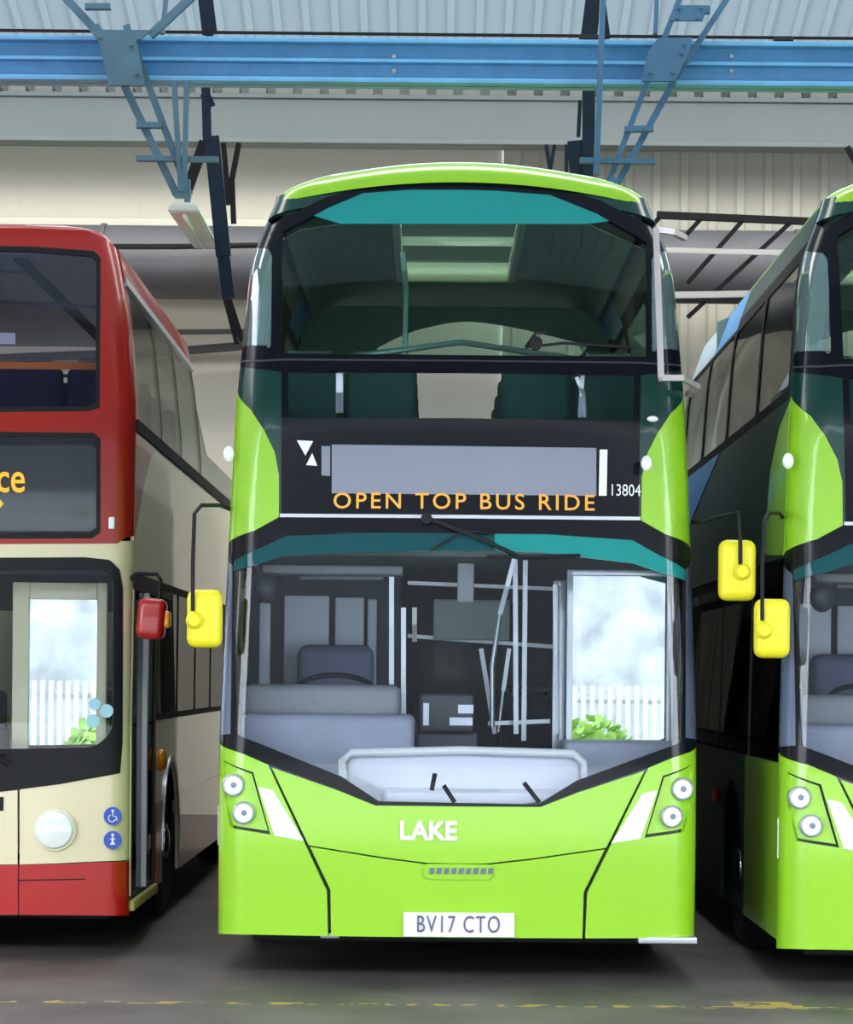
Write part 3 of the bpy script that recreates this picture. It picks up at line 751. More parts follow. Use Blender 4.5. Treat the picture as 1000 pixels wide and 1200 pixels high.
    for row in range(3):
        double_seat(root, 0.75, 3.4 + row * 0.9, 0.34, M['seat_navy'], w=0.84)
        if row: double_seat(root, -0.7, 4.2 + row * 0.9, 0.34, M['seat_navy'], w=0.84)
    for (sx, y) in ((-1, 2.6), (1, 2.6), (-1, 8.5), (1, 8.5)): wheel(root, sx * 1.08, y, sx)
    bm = NB(); box(bm, -1.1, 1.1, 0.5, 10.5, 0.17, 0.25, 0.01); box(bm, -0.9, 0.9, 2.4, 2.8, .38, .5, .02); obj('chassis', bm, M['rubber'], root)
    return root, B

bus, BB = green_bus()
tag(bus, 'complete lime and dark green double-decker in the middle with the OPEN TOP BUS RIDE sign', 'bus', 'lime green double-deckers')
b2 = copy_tree(bus); b2.location = (3.11, 13.78, -0.03)
tag(b2, 'lime and dark green double-decker cut off by the right edge of the frame', 'bus', 'lime green double-deckers')

# ================================================================== RED BUS
def red_bus():
    Y0 = 15.2; SCL = F / Y0
    hwv = 1.25
    XR = unroll(148, 900)[0] / SCL           # right-hand flank
    X0 = XR - hwv
    root = empty('double_decker_bus', (X0, Y0, 0))
    hw = smooth_table([(0.0, 1.25), (2.2, 1.25), (3.2, 1.25), (3.75, 1.19), (4.05, 1.13), (4.2, 1.08)])
    yf = smooth_table([(0.0, 0.03), (1.3, 0.0), (2.3, 0.08), (3.0, 0.12), (4.2, 0.30)])
    B = Body(hw, yf, 0.14, 0.06, 10.2, X0, Y0, root)
    Cx = CX + X0 * SCL
    # mirrored half panels: pixels of the visible right half, the centre line at Cx
    def half(pts): return pts
    cl = Cx - 4
    B.fpanel('bumper', [(cl, 1074), (22, 1072), (146, 1073), (165, 1073), (165, 1011), (146, 1009), (60, 1013), (cl, 1015)], M['redb'], 0.03, sym=True)
    B.fpanel('lower_front_panel', [(cl, 1013), (20.5, 1013), (20.5, 926), (cl, 938)], M['cream'], 0.025, sym=True)
    B.fpanel('lower_front_panel', [(23, 1013), (60, 1012), (146, 1008), (170, 1007), (170, 868), (144, 868), (141, 905), (70, 918), (23, 925)], M['cream'], 0.025, mirror=True)
    B.fpanel('windscreen_surround', [(cl, 940), (0, 928), (70, 919), (141, 906), (144, 870), (144, 690), (140, 668), (128, 656), (100, 653), (cl, 652)], M['rubber'], 0.03, off=0.004, sym=True,
             holes=[rounded([(6, 876), (118, 874), (133, 850), (133, 672), (120, 666), (6, 668)], 12), [(2 * Cx - 2 - x, y) for x, y in rounded([(6, 876), (118, 874), (133, 850), (133, 672), (120, 666), (6, 668)], 12)][::-1]] if False else [])if False else None
    def sym_holes(h): 
        return h
    # windscreen surround: right half and left half are two pieces meeting at the centre
    hole = rounded([(Cx + 6, 880), (112, 876), (133, 856), (133, 676), (120, 667), (Cx + 6, 670)], 14)
    B.fpanel('windscreen_surround', [(Cx, 938), (0, 928), (70, 919), (141, 906), (144, 870), (144, 690), (140, 668), (128, 656), (100, 653), (Cx, 654)], M['rubber'], 0.03, off=0.004, mirror=True, holes=[hole])
    B.fpanel('windscreen', [(Cx + 5, 884), (116, 880), (136, 858), (136, 672), (120, 664), (Cx + 5, 666)], M['gl_low'], 0.006, off=-0.002, mirror=True)
    B.fpanel('cream_band', [(cl, 654), (100, 654), (130, 657), (141, 668), (145, 690), (144, 872), (170, 872), (170, 634), (146, 634), (cl, 636)], M['cream'], 0.025, sym=True)
    up = rounded([(Cx - 80, 484), (117, 482), (118, 298), (104, 292), (Cx - 80, 280)], 8)
    # red upper front with two openings
    top_edge = [(146, 634), (153, 560), (170, 560), (170, 330), (140, 300), (112, 272), (40, 268), (cl, 266)]
    o1 = [(118, 478), (118, 302), (106, 293), (40, 289), (cl, 287)]
    o2 = [(118, 622), (118, 512), (112, 506), (cl, 504)]
    def symm(ptsR):
        h = [B.px(*p) for p in densify(ptsR, 25, closed=False)]
        return h + [(-t, z) for t, z in reversed(h) if abs(t) > 1e-3]
    fm = lambda t, z: B.front(t, z, 0.002)
    outer = symm([(cl, 637), (146, 635), (175, 634), (175, 262), (112, 262), (40, 262), (cl, 262)])
    outer = symm([(cl, 638), (138, 637), (147, 630), (180, 628), (180, 300), (135, 290), (120, 278), (100, 270), (40, 267.5), (cl, 266)])
    h1 = symm([(cl, 484), (104, 482), (117, 478), (118, 302), (110, 294), (40, 289), (cl, 287)])
    h2 = symm([(cl, 632), (108, 631), (118, 624), (118, 514), (110, 507), (cl, 505)])
    sheet([outer, h1, h2], B.cuts(), B.ZC, fm, 0.03, 'upper_front_panel', M['red'], root)
    for nm, h, hi in (('upper_windscreen_seal', h1, symm([(cl, 478), (102, 476), (112, 472), (113, 306), (106, 300), (40, 295), (cl, 293)])), ('destination_seal', h2, symm([(cl, 627), (106, 626), (113, 620), (113, 518), (107, 512), (cl, 510)]))):
        sheet([h, hi], B.cuts(), B.ZC, fm, 0.025, nm, M['rubber'], root)
    gm = lambda t, z: B.front(t, z, -0.004)
    sheet([symm([(cl, 480), (114, 478), (115, 304), (108, 298), (40, 293), (cl, 291)])], B.cuts(), B.ZC, gm, 0.006, 'upper_windscreen', M['gl_red'], root)
    sheet([symm([(cl, 629), (115, 628), (115, 512), (cl, 508)])], B.cuts(), B.ZC, gm, 0.006, 'destination_glass', M['gl_low'], root)
    bm = NB(); box(bm, -1.08, 1.08, 0.30, 0.34, 2.36, 3.06, 0.01); db = obj('destination_box', bm, M['screen_dark'], root)
    def gd(px, py, yo):
        dx, dy = unroll(px, py); Y = Y0 + yo
        return Vector((dx * Y / F - X0, yo, EYE - dy * Y / F))
    a = gd(-12, 577, .28); b = gd(29, 553, .28)
    text_on('destination_text', 'ce', a.x + .04, b.x, a.z, b.z, lambda x, z: 0.29, M['amber2'], db, 0.008)
    bm = NB()
    q = gd(0, 590, .285); box(bm, q.x - .03, q.x + .014, q.y, q.y + .006, q.z - .02, q.z + .02, .004, rot=Matrix.Rotation(0.78, 3, 'Y')); obj('destination_dot', bm, M['amber2'], db)
    bm = NB(); a = gd(123, 617, 0); t, z = B.px(131, 613); p = B.front(t, z)
    box(bm, p.x - .018, p.x + .018, p.y - .012, p.y + .01, p.z - .035, p.z + .035, .008); obj('marker_lamp', bm, M['lens'], root)
    # lamps, signs
    for sx in (1, -1):
        t, z = B.px(64, 972); p = B.front(sx * t, z)
        bm = NB(); lathe(bm, [(0.115, 0.03), (0.115, -0.012), (0.10, -0.03), (0.06, -0.04), (0.0001, -0.045)], p, 'y', 36)
        obj('headlamp', bm, M['lens'], root)
        bm = NB(); pts = [p + Vector((0.118 * math.cos(2 * PI * k / 36), -.008, .118 * math.sin(2 * PI * k / 36))) for k in range(36)]
        tube(bm, pts, 0.006, 6, closed=True); obj('headlamp_ring', bm, M['cream'], root)
    for k, py in enumerate((956, 984)):
        t, z = B.px(139, py); p = B.front(t, z); p.y = min(p.y, B.surf_y(p.x - .08, z) + .006)
        bm = NB(); lathe(bm, [(0.052, 0.0), (0.052, -0.008), (0.0001, -0.009)], Vector((p.x - .028, p.y - .012, p.z)), 'y', 28)
        s = obj('access_sign', bm, M['sign_blue'], root); c = Vector((p.x - .028, p.y - .024, p.z))
        bm = NB()
        if k == 0:
            lathe(bm, [(0.008, 0), (0.008, -.003), (0.0001, -.003)], c + Vector((0, 0, .03)), 'y', 10)
            tube(bm, [c + Vector((0, 0, .022)), c + Vector((0, 0, 0)), c + Vector((.018, 0, 0)), c + Vector((.026, 0, -.025))], 0.0035, 6)
            tube(bm, [c + Vector((-.004 + .02 * math.cos(a), 0, -.012 + .02 * math.sin(a))) for a in [PI * .6 + k2 * .35 for k2 in range(13)]], 0.003, 6)
        else:
            lathe(bm, [(0.009, 0), (0.009, -.003), (0.0001, -.003)], c + Vector((0, 0, .03)), 'y', 10)
            bar(bm, c + Vector((0, 0, .018)), c + Vector((0, 0, -.018)), 0.013, .004); bar(bm, c + Vector((-.014, 0, -.022)), c + Vector((.014, 0, -.022)), 0.008, .004)
            bar(bm, c + Vector((-.016, 0, .006)), c + Vector((.016, 0, .006)), 0.005, .004)
        obj('sign_figure', bm, M['white'], s)
    for (x, y, r) in ((111, 825, 7), (125, 833, 8), (109, 845, 8)):
        t, z = B.px(x, y); p = B.front(t, z)
        bm = NB(); lathe(bm, [(r / SCL, 0), (r / SCL, -.002), (0.0001, -.003)], p + Vector((0, -.002, 0)), 'y', 20); obj('windscreen_sticker', bm, M['sticker'], root)
    bm = NB(); q = gd(-4, 942, 0); t, z = B.px(-2, 942); p = B.front(t, z); box(bm, p.x - .03, p.x + .03, p.y - .006, p.y, p.z - .04, p.z + .04, .003); obj('front_grille_mark', bm, M['rubber'], root)
    # bumper crease
    B.fpanel('bumper_seam', [(22, 1032.5), (100, 1031), (100, 1029.5), (22, 1031)], M['rubber'], 0.003, off=0.002)
    B.fpanel('bumper_seam', [(21, 1072), (22.5, 1072), (22.5, 1014), (21, 1014)], M['rubber'], 0.003, off=0.002)
    # wiper
    def Ls(px, py, off):
        t, z = B.px(px, py); q = B.front(t, z); return (q.x, q.y - off, q.z)
    bm = NB(); tube(bm, [Ls(-60, 905, .04), Ls(-10, 880, .05), Ls(12, 896, .05)], .012, 8); tube(bm, [Ls(-120, 872, .03), Ls(-10, 882, .03), Ls(8, 884, .03)], .008, 8); obj('windscreen_wiper', bm, M['rubber'], root)
    # sides
    for sg in (-1, 1):
        u_start = 0.0 if sg < 0 else 1.45
        pts = [(u_start, 0.28)]
        for c in (2.45, 7.9):
            pts.append((c - .56, .28)); pts += [(c + 0.56 * math.cos(a), 0.48 + 0.56 * math.sin(a)) for a in [PI - k * PI / 12 for k in range(13)]]; pts.append((c + .56, .28))
        lowr = pts + [(9.9, 0.28), (9.9, 0.72)]
        B.spanel('side_skirt', sg, pts + [(9.9, .28), (9.9, 1.32), (u_start, 1.32)], M['cream'], 0.02)
        B.spanel('skirt_stripe', sg, [(3.05, .28), (7.3, .28), (7.3, .8), (3.05, .8)], M['redb'], 0.004, off=0.005)
        B.spanel('skirt_stripe', sg, [(1.45, .28), (1.86, .28), (1.86, .8), (1.45, .8)], M['redb'], 0.004, off=0.005)
        B.spanel('wheel_arch_trim', sg, [(2.45 + .60 * math.cos(a), .48 + .60 * math.sin(a)) for a in [PI - k * PI / 16 for k in range(17)]] + [(2.45 + .555 * math.cos(a), .48 + .555 * math.sin(a)) for a in [k * PI / 16 for k in range(17)]], M['silver'], .01, off=.012)
        B.spanel('window_frame', sg, rect(u_start, 9.9, 1.32, 2.2), M['rubber'], 0.015, holes=[rounded(rect(1.5 + 1.4 * k, 1.5 + 1.4 * k + 1.34, 1.36, 2.15), .05) for k in range(6)])
        for k in range(6): B.spanel('lower_side_window', sg, rect(1.48 + 1.4 * k, 1.48 + 1.4 * k + 1.36, 1.34, 2.17), M['gl_dark'], 0.006, off=-.004)
        B.spanel('mid_side_panel', sg, rect(0, 9.9, 2.2, 3.02), M['cream'], 0.02)
        B.spanel('red_sweep', sg, [(0, 2.38), (0.5, 2.75), (0.9, 2.95), (1.3, 3.02), (0, 3.02)], M['red'], 0.004, off=.004)
        B.spanel('belt_rail', sg, rect(0, 9.9, 3.02, 3.09), M['rubber'], 0.03, off=0.015)
        B.spanel('upper_pillar', sg, rect(0, 0.16, 3.09, 4.0), M['red'], 0.02)
        for (u0, u1) in ((1.5, 1.56), (2.9, 2.96), (4.5, 4.58)): B.spanel('upper_pillar', sg, rect(u0, u1, 3.09, 3.92), M['rubber'], 0.02)
        for (u0, u1) in ((0.16, 1.5), (1.56, 2.9), (2.96, 4.5)): B.spanel('upper_side_window', sg, rect(u0, u1, 3.09, 3.9), M['gl_side'], 0.006)
        B.spanel('open_deck_screen', sg, [(4.6, 3.09), (9.9, 3.09), (9.9, 3.3), (5.2, 3.3), (4.6, 3.6)], M['gl_side'], 0.008)
        B.spanel('cant_rail', sg, rect(0, 4.6, 3.9, 4.1), M['red'], 0.05, off=0.01)
        B.spanel('gutter_strip', sg, rect(0, 4.6, 3.88, 3.93), M['silver'], 0.03, off=0.02)
    # door opening on the near side
    B.spanel('door_frame', 1, rect(0.0, 1.45, 0.28, 2.2), M['plastic'], 0.02, holes=[rect(0.14, 1.38, 0.33, 2.1)])
    B.spanel('door_leaf', 1, rect(0.14, 0.74, 0.33, 2.1), M['gl_dark'], 0.006, off=-0.01); B.spanel('door_leaf', 1, rect(0.78, 1.38, 0.33, 2.1), M['gl_dark'], 0.006, off=-0.01)
    B.spanel('door_rail', 1, rect(0.71, 0.79, 0.33, 2.1), M['silver'], 0.03, off=0.02)
    B.spanel('door_rail', 1, rect(0.0, 0.05, 0.33, 2.1), M['cream'], 0.03, off=0.004)
    bm = NB(); box(bm, 1.08, 1.275, 0.25, 1.6, 0.24, 0.30, 0.01); st = obj('entrance_step', bm, mat('yellow_step_edge', (0.5, 0.42, 0.12), 0.5, noise=.4, nscale=20), root)
    bm = NB(); b = bmesh.new(); bmesh.ops.create_uvsphere(b, u_segments=16, v_segments=10, radius=0.07)
    q = gd(190, 891, 1.75); 
    for v in b.verts: v.co = Vector((v.co.x * .6, v.co.y, v.co.z)) + Vector((1.27, 1.75, q.z))
    merge(bm, b); obj('side_indicator', bm, M['orangelens'], root)
    # red mirror with a black arm
    bm = NB(); a = gd(161, 749, .1); b_ = gd(194, 701, .1); box(bm, a.x, b_.x, .04, .2, a.z, b_.z, .04, rot=Matrix.Rotation(0.08, 3, 'Y')); mi = obj('wing_mirror', bm, M['redb'], root)
    bm = NB(); tube(bm, [gd(152, 686, .3), gd(155, 676, .2), gd(162, 672, .15), (gd(184, 673, .12)), gd(188, 679, .12), gd(187, 705, .12)], .012, 8); obj('mirror_arm', bm, M['rubber'], mi)
    bm = NB(); q = gd(197, 726, .1); box(bm, q.x - .03, q.x + .015, q.y - .03, q.y + .05, q.z - .05, q.z + .05, .02); obj('mirror_lamp', bm, M['orangelens'], mi)
    # roof
    bm = NB(); rings = []
    for d, dz in ((0, 0), (0.02, .04), (.06, .08), (.14, .11), (.3, .13), (.6, .145), (1.0, .15), (1.07, .15)):
        h = 1.085 - d; r = min(.14 + .2 * d, h * .99); y0 = .30 + d * .8; core = h - r; ring = []
        for y in (4.9, 4, 3, 2, 1.6): ring.append(bm.verts.new((-h, y, 4.12 + dz)))
        for k in range(6): an = PI / 2 - k * PI / 12; ring.append(bm.verts.new((-(core + r * math.sin(an)), y0 + .06 + r * (1 - math.cos(an)), 4.12 + dz)))
        for k in range(-8, 9): ring.append(bm.verts.new((core * k / 8, y0 + .06 * (k / 8) ** 2, 4.12 + dz)))
        for k in range(1, 7): an = k * PI / 12; ring.append(bm.verts.new(((core + r * math.sin(an)), y0 + .06 + r * (1 - math.cos(an)), 4.12 + dz)))
        for y in (1.6, 2, 3, 4, 4.9): ring.append(bm.verts.new((h, y, 4.12 + dz)))
        rings.append(ring)
    for A, Bq in zip(rings, rings[1:]):
        for i in range(len(A) - 1): bm.faces.new([A[i], A[i + 1], Bq[i + 1], Bq[i]])
    thicken(bm, .02)
    obj('roof_canopy', bm, M['red'], root, 60)
    bm = NB(); box(bm, -1.05, 1.05, .45, 4.85, 4.06, 4.08); obj('ceiling_lining', bm, M['dashblue'], root)
    # interior: upper
    bm = NB(); box(bm, -1.2, 1.2, .4, 9.9, 2.42, 2.5); obj('upper_floor', bm, M['floor_int'], root)
    bm = NB(); box(bm, -1.1, 1.1, 4.86, 4.9, 2.5, 3.4, .01); obj('canopy_rear_bulkhead', bm, M['dashblue'], root)
    for row in range(4):
        for sx in (-1, 1): double_seat(root, sx * .7, 0.9 + .85 * row, 2.5, M['seat_navy'], back_h=.58, w=.9)
    bm = NB(); a = gd(0, 428, .5); tube(bm, [(-1.1, .5, a.z), (1.1, .5, a.z + .0)], .022, 10); obj('handrail', bm, M['orange'], root)
    bm = NB(); a = gd(-20, 403, .4); b_ = gd(18, 390, .4); box(bm, a.x, b_.x, .4, .405, a.z, b_.z); obj('paper_notice', bm, M['paper'], root)
    bm = NB(); tube(bm, [gd(20, 300, .6), gd(116, 395, 1.0)], .03, 8); tube(bm, [gd(-60, 350, .8), gd(115, 360, .8)], .012, 8); tube(bm, [gd(-60, 318, .9), gd(40, 318, .9)], .01, 8); obj('roof_brace', bm, M['plastic'], root)
    # interior: lower
    bm = NB(); box(bm, -1.2, 1.2, .35, 9.9, .26, .34); obj('lower_floor', bm, M['floor_int'], root)
    bm = NB(); box(bm, -1.2, 1.2, .8, 9.9, 2.2, 2.25); obj('lower_ceiling', bm, M['int_dark'], root)
    bm = NB(); box(bm, -1.15, 0.45, .3, .9, .34, 1.30, .05); obj('dashboard', bm, M['dashblue'], root)
    bm = NB(); box(bm, -0.9, -.4, 1.3, 1.42, .8, 1.6, .05); box(bm, -.9, -.4, .95, 1.4, .75, .88, .04); obj('driver_seat', bm, M['seat_grey'], root)
    bm = NB(); a = gd(12, 1000, .45); b_ = gd(126, 683, .45); w = .1
    box(bm, a.x, a.x + w, .45, .49, a.z, b_.z, .008); box(bm, b_.x - w * .6, b_.x, .45, .49, a.z, b_.z, .008); box(bm, a.x + w, b_.x - w * .6, .452, .488, b_.z - w, b_.z - .002, .004); box(bm, a.x + w, b_.x - w * .6, .452, .488, a.z, a.z + .2, .004)
    lf = obj('inner_door_leaf', bm, M['cream'], root)
    bm = NB(); box(bm, a.x + w, b_.x - w * .6, .465, .471, a.z + .2, b_.z - w); obj('door_glass', bm, M['gl_door'], lf)
    for row in range(3): double_seat(root, .75, 3.2 + .9 * row, .34, M['seat_navy'], w=.84); double_seat(root, -.7, 3.2 + .9 * row, .34, M['seat_navy'], w=.84)
    rb = NB(); box(rb, -1.2, 1.2, 10.0, 10.2, .3, 3.1, .05); obj('rear_panel', rb, M['cream'], root)
    for (sx, y) in ((-1, 2.65), (1, 2.65), (-1, 8.1), (1, 8.1)): wheel(root, sx * 1.08, y, sx)
    bm = NB(); box(bm, -1.1, 1.1, .5, 9.8, .17, .26, .01); box(bm, -0.9, 0.9, 2.45, 2.85, .38, .5, .02); obj('chassis', bm, M['rubber'], root)
    return root
rbus = red_bus()
tag(rbus, 'red and cream double-decker at the left edge with a round white headlamp', 'bus')

# ================================================================== DEPOT
def corrugated(name, p0, ux, uy, nx, amp, m, kind='structure', prof='trap', thick=0.01):
    """sheet from p0 spanned by ux (across the ribs) and uy (along them)"""
    p0, ux, uy = Vector(p0), Vector(ux), Vector(uy); n = ux.cross(uy).normalized()
    bm = NB(); prev = None
    for i in range(nx):
        for f, h in ((0.0, 0), (0.30, 0), (0.38, 1), (0.62, 1), (0.70, 0)):
            q = p0 + ux * ((i + f) / nx) + n * amp * h
            cur = (bm.verts.new(q), bm.verts.new(q + uy))
            if prev: bm.faces.new([prev[0], cur[0], cur[1], prev[1]])
            prev = cur
    return obj(name, bm, m, None, 20, kind)

# floor with stains and a worn broken yellow line
def floor_mat():
    m = bpy.data.materials.new('depot_floor'); m.use_nodes = True; nt = m.node_tree; b = nt.nodes['Principled BSDF']; N = nt.nodes.new; Lk = nt.links.new
    tc = N('ShaderNodeTexCoord'); sep = N('ShaderNodeSeparateXYZ'); Lk(tc.outputs['Object'], sep.inputs[0])
    n1 = N('ShaderNodeTexNoise'); n1.inputs['Scale'].default_value = 1.3; n1.inputs['Detail'].default_value = 6; Lk(tc.outputs['Object'], n1.inputs['Vector'])
    n2 = N('ShaderNodeTexNoise'); n2.inputs['Scale'].default_value = 60; n2.inputs['Detail'].default_value = 3; Lk(tc.outputs['Object'], n2.inputs['Vector'])
    cr = N('ShaderNodeValToRGB'); e = cr.color_ramp; e.elements[0].position = .3; e.elements[0].color = (.075, .062, .064, 1); e.elements[1].position = .7; e.elements[1].color = (.17, .145, .138, 1)
    Lk(n1.outputs['Fac'], cr.inputs[0])
    mg = N('ShaderNodeMix'); mg.data_type = 'RGBA'; mg.blend_type = 'MULTIPLY'; mg.inputs[0].default_value = .5
    Lk(cr.outputs[0], mg.inputs[6]); Lk(n2.outputs['Color'], mg.inputs[7])
    def mth(op, a, bb):
        x = N('ShaderNodeMath'); x.operation = op
        for i, v in enumerate((a, bb)):
            if isinstance(v, (int, float)): x.inputs[i].default_value = v
            else: Lk(v, x.inputs[i])
        return x.outputs[0]
    n3 = N('ShaderNodeTexNoise'); n3.inputs['Scale'].default_value = 9; n3.inputs['Detail'].default_value = 4; Lk(tc.outputs['Object'], n3.inputs['Vector'])
    d = mth('ABSOLUTE', mth('SUBTRACT', sep.outputs[1], 13.12), 0)
    line = mth('MULTIPLY', mth('LESS_THAN', d, 0.045), mth('GREATER_THAN', n3.outputs['Fac'], 0.53))
    d2 = mth('ABSOLUTE', mth('SUBTRACT', sep.outputs[1], 13.22), 0); d3 = mth('ABSOLUTE', mth('SUBTRACT', sep.outputs[0], 1.68), 0)
    pat = mth('MULTIPLY', mth('MULTIPLY', mth('LESS_THAN', d2, .14), mth('LESS_THAN', d3, .17)), mth('GREATER_THAN', n3.outputs['Fac'], .46))
    mk = mth('MAXIMUM', line, pat)
    ml = N('ShaderNodeMix'); ml.data_type = 'RGBA'; Lk(mk, ml.inputs[0]); Lk(mg.outputs[2], ml.inputs[6]); ml.inputs[7].default_value = (.42, .29, .06, 1)
    Lk(ml.outputs[2], b.inputs['Base Color']); b.inputs['Roughness'].default_value = .55
    bp = N('ShaderNodeBump'); bp.inputs['Strength'].default_value = .25; bp.inputs['Distance'].default_value = .01; Lk(n2.outputs['Fac'], bp.inputs['Height']); Lk(bp.outputs[0], b.inputs['Normal'])
    return m
bm = NB(); box(bm, -40, 40, 8, 31.5, -.2, 0); obj('floor', bm, floor_mat(), kind='structure')
bm = NB(); box(bm, -60, 60, -70, 7.99, -.2, 0); obj('ground_yard', bm, mat('yard_tarmac', (.42, .41, .40), .8, noise=.2, nscale=.6), kind='structure')

M['wall'] = mat('cream_wall_sheet', (0.62, 0.585, 0.50), 0.7, noise=.06, nscale=.7)
M['wallr'] = mat('beige_corrugated', (0.50, 0.485, 0.41), 0.65, noise=.06, nscale=.7)
M['roof'] = bpy.data.materials.new('translucent_roof_sheet'); M['roof'].use_nodes = True
nt = M['roof'].node_tree; nt.nodes.clear(); o_ = nt.nodes.new('ShaderNodeOutputMaterial'); d_ = nt.nodes.new('ShaderNodeBsdfDiffuse'); d_.inputs[0].default_value = (.14, .175, .185, 1)
t_ = nt.nodes.new('ShaderNodeBsdfTranslucent'); t_.inputs[0].default_value = (.19, .235, .25, 1); x_ = nt.nodes.new('ShaderNodeMixShader'); x_.inputs[0].default_value = .25
nt.links.new(d_.outputs[0], x_.inputs[1]); nt.links.new(t_.outputs[0], x_.inputs[2]); nt.links.new(x_.outputs[0], o_.inputs[0])

WY = 31.0
xm = P(590, 200, WY).x
bm = NB()
box(bm, -15, xm, WY, WY + .1, 0, 8.6)
for x in [xm - .02 - 1.4 * k for k in range(1, 10)]: box(bm, x - .012, x + .012, WY - .006, WY + .02, 0, 8.6)
obj('wall_back', bm, M['wall'], kind='structure')
corrugated('wall_back', (xm, WY - .02, 0), (15 - xm, 0, 0), (0, 0, 8.6), 44, .05, M['wallr'])
bm = NB(); box(bm, -15.1, -15, 6, WY, 0, 8.3); obj('wall_left', bm, M['wall'], kind='structure')
bm = NB(); box(bm, 15, 15.1, 6, WY, 0, 8.3); obj('wall_right', bm, M['wallr'], kind='structure')
# roof: slope up from the valley gutter towards the door, ridge, slope down to the eaves
corrugated('ceiling', (-15, 30.2, 8.3), (30, 0, 0), (0, -9.2, 2.4), 96, -.05, M['roof'])
corrugated('ceiling', (-15, 21.0, 10.7), (30, 0, 0), (0, -15.0, -2.6), 96, -.05, M['roof'])
bm = NB(); box(bm, -15, 15, 6, 6.15, 5.5, 8.4); obj('wall_front_baffle', bm, mat('baffle_sheet', (.16, .17, .17), .8), kind='structure')  # added header wall, out of view, cuts sky reflections on the bus fronts
corrugated('ceiling', (-15, 31.4, 8.5), (30, 0, 0), (0, -1.4, -.2), 96, -.05, M['roof'])
# valley gutter
bm = NB(); g0 = P(0, 112, 30).z; g1 = P(0, 163, 30).z
box(bm, -15, 15, 29.95, 30.4, g1, g0, .01); box(bm, -15, 15, 29.9, 30.1, g1 - .03, g1 + .02, .005); box(bm, -15, 15, 29.9, 30.1, g0 - .02, g0 + .03, .005)
o = obj('valley_gutter', bm, M['gutter']); tag(o, 'long grey gutter beam across the whole width under the roof sheets', 'gutter')
bm = NB()
for k in range(100): x = -15 + k * .3; box(bm, x, x + .2, 30.0, 30.3, g0 + .04, g0 + .13, .01)
o = obj('eaves_filler', bm, mat('pale_filler', (.24, .24, .23), .7), None); o['kind'] = 'structure'; o.name = 'trim_1'
# blue I-beam
Yb = 19.2
def zb(py): return P(505, py, Yb).z
bm = NB()
zt, zl = zb(49), zb(101)
for (a, b, d0, d1) in ((zt - .035, zt, -.11, .11), (zl, zl + .035, -.11, .11), (zl, zt, -.012, .012)): box(bm, -14.9, 14.9, Yb + d0, Yb + d1, a, b, .004)
box(bm, -14.9, 14.9, Yb - .10, Yb - .012, (zt + zl) / 2 - .012, (zt + zl) / 2 + .012)
ib = obj('roof_beam', bm, M['stblue']); tag(ib, 'long bright blue steel beam running right across the top', 'beam')
bm = NB()
for px in (462, 857):
    for py in (67, 84): lathe(bm, [(.016, .0), (.016, -.03), (.0001, -.032)], P(px, py, Yb - .01), 'y', 8)
obj('bolt', bm, M['pipe'], ib)
bm = NB(); tube(bm, [P(-60, 35, Yb), P(505, 40.5, Yb), P(1060, 45.5, Yb)], .012, 8); 
for px in (690, 918): lathe(bm, [(.04, -.07), (.04, .07)], P(px, 47 if px < 800 else 49, Yb), 'x', 12)
o = obj('conduit', bm, M['stblack']); tag(o, 'thin dark conduit pipe running just above the blue beam', 'pipe')

# raking lattice struts
def strut(name, label, lines, plates, rungs, Y, m):
    root = empty(name, P(lines[0][2], lines[0][3], Y)); base = root.location.copy()
    tag(root, label, 'strut', 'blue lattice struts')
    for i, (x0, y0, x1, y1, w) in enumerate(lines):
        yo = Y + .004 * i; bm = NB(); bar(bm, P(x0, y0, yo) - base, P(x1, y1, yo) - base, w, .05)
        obj('chord', bm, m, root)
    for pts in plates:
        bm = NB(); a = [bm.verts.new(P(x, y, Y - .13) - base) for x, y in pts]; b = [bm.verts.new(P(x, y, Y - .13) - base + Vector((0, .03, 0))) for x, y in pts]
        bm.faces.new(a); bm.faces.new(b[::-1])
        for i in range(len(a)): bm.faces.new([a[i], b[i], b[(i + 1) % len(a)], a[(i + 1) % len(a)]])
        cx = sum(p[0] for p in pts) / len(pts); cy = sum(p[1] for p in pts) / len(pts)
        for (x, y) in pts[:4]:
            lathe(bm, [(.014, 0), (.014, -.02), (.0001, -.022)], P(x + (cx - x) * .35, y + (cy - y) * .35, Y - .13) - base, 'y', 8)
        obj('gusset_plate', bm, m, root)
    for i, (x0, y0, x1, y1, w) in enumerate(rungs):
        yo = Y - .02 - .005 * i; bm = NB(); bar(bm, P(x0, y0, yo) - base, P(x1, y1, yo) - base, w, .06); obj('batten', bm, m, root)
    return root
YS = 18.95
strut('lattice_strut', 'dull blue lattice strut at upper left above the strip lamp and red bus',
      [(112, 30, 207, 228, .055), (148, 30, 222, 228, .05), (70, -10, 118, 42, .055), (232, -10, 176, 42, .055), (196, -10, 190, 40, .03)],
      [[(104, 34), (178, 36), (160, 48), (170, 100), (128, 100), (116, 50)]],
      [(160, 147, 190, 147, .04), (160, 186, 256, 187, .035), (100, 8, 130, 8, .04), (205, 228, 224, 228, .05), (204, 95, 212, 225, .035), (219, 95, 216, 225, .035), (132, 60, 150, 60, .03)], YS, M['stblue2'])
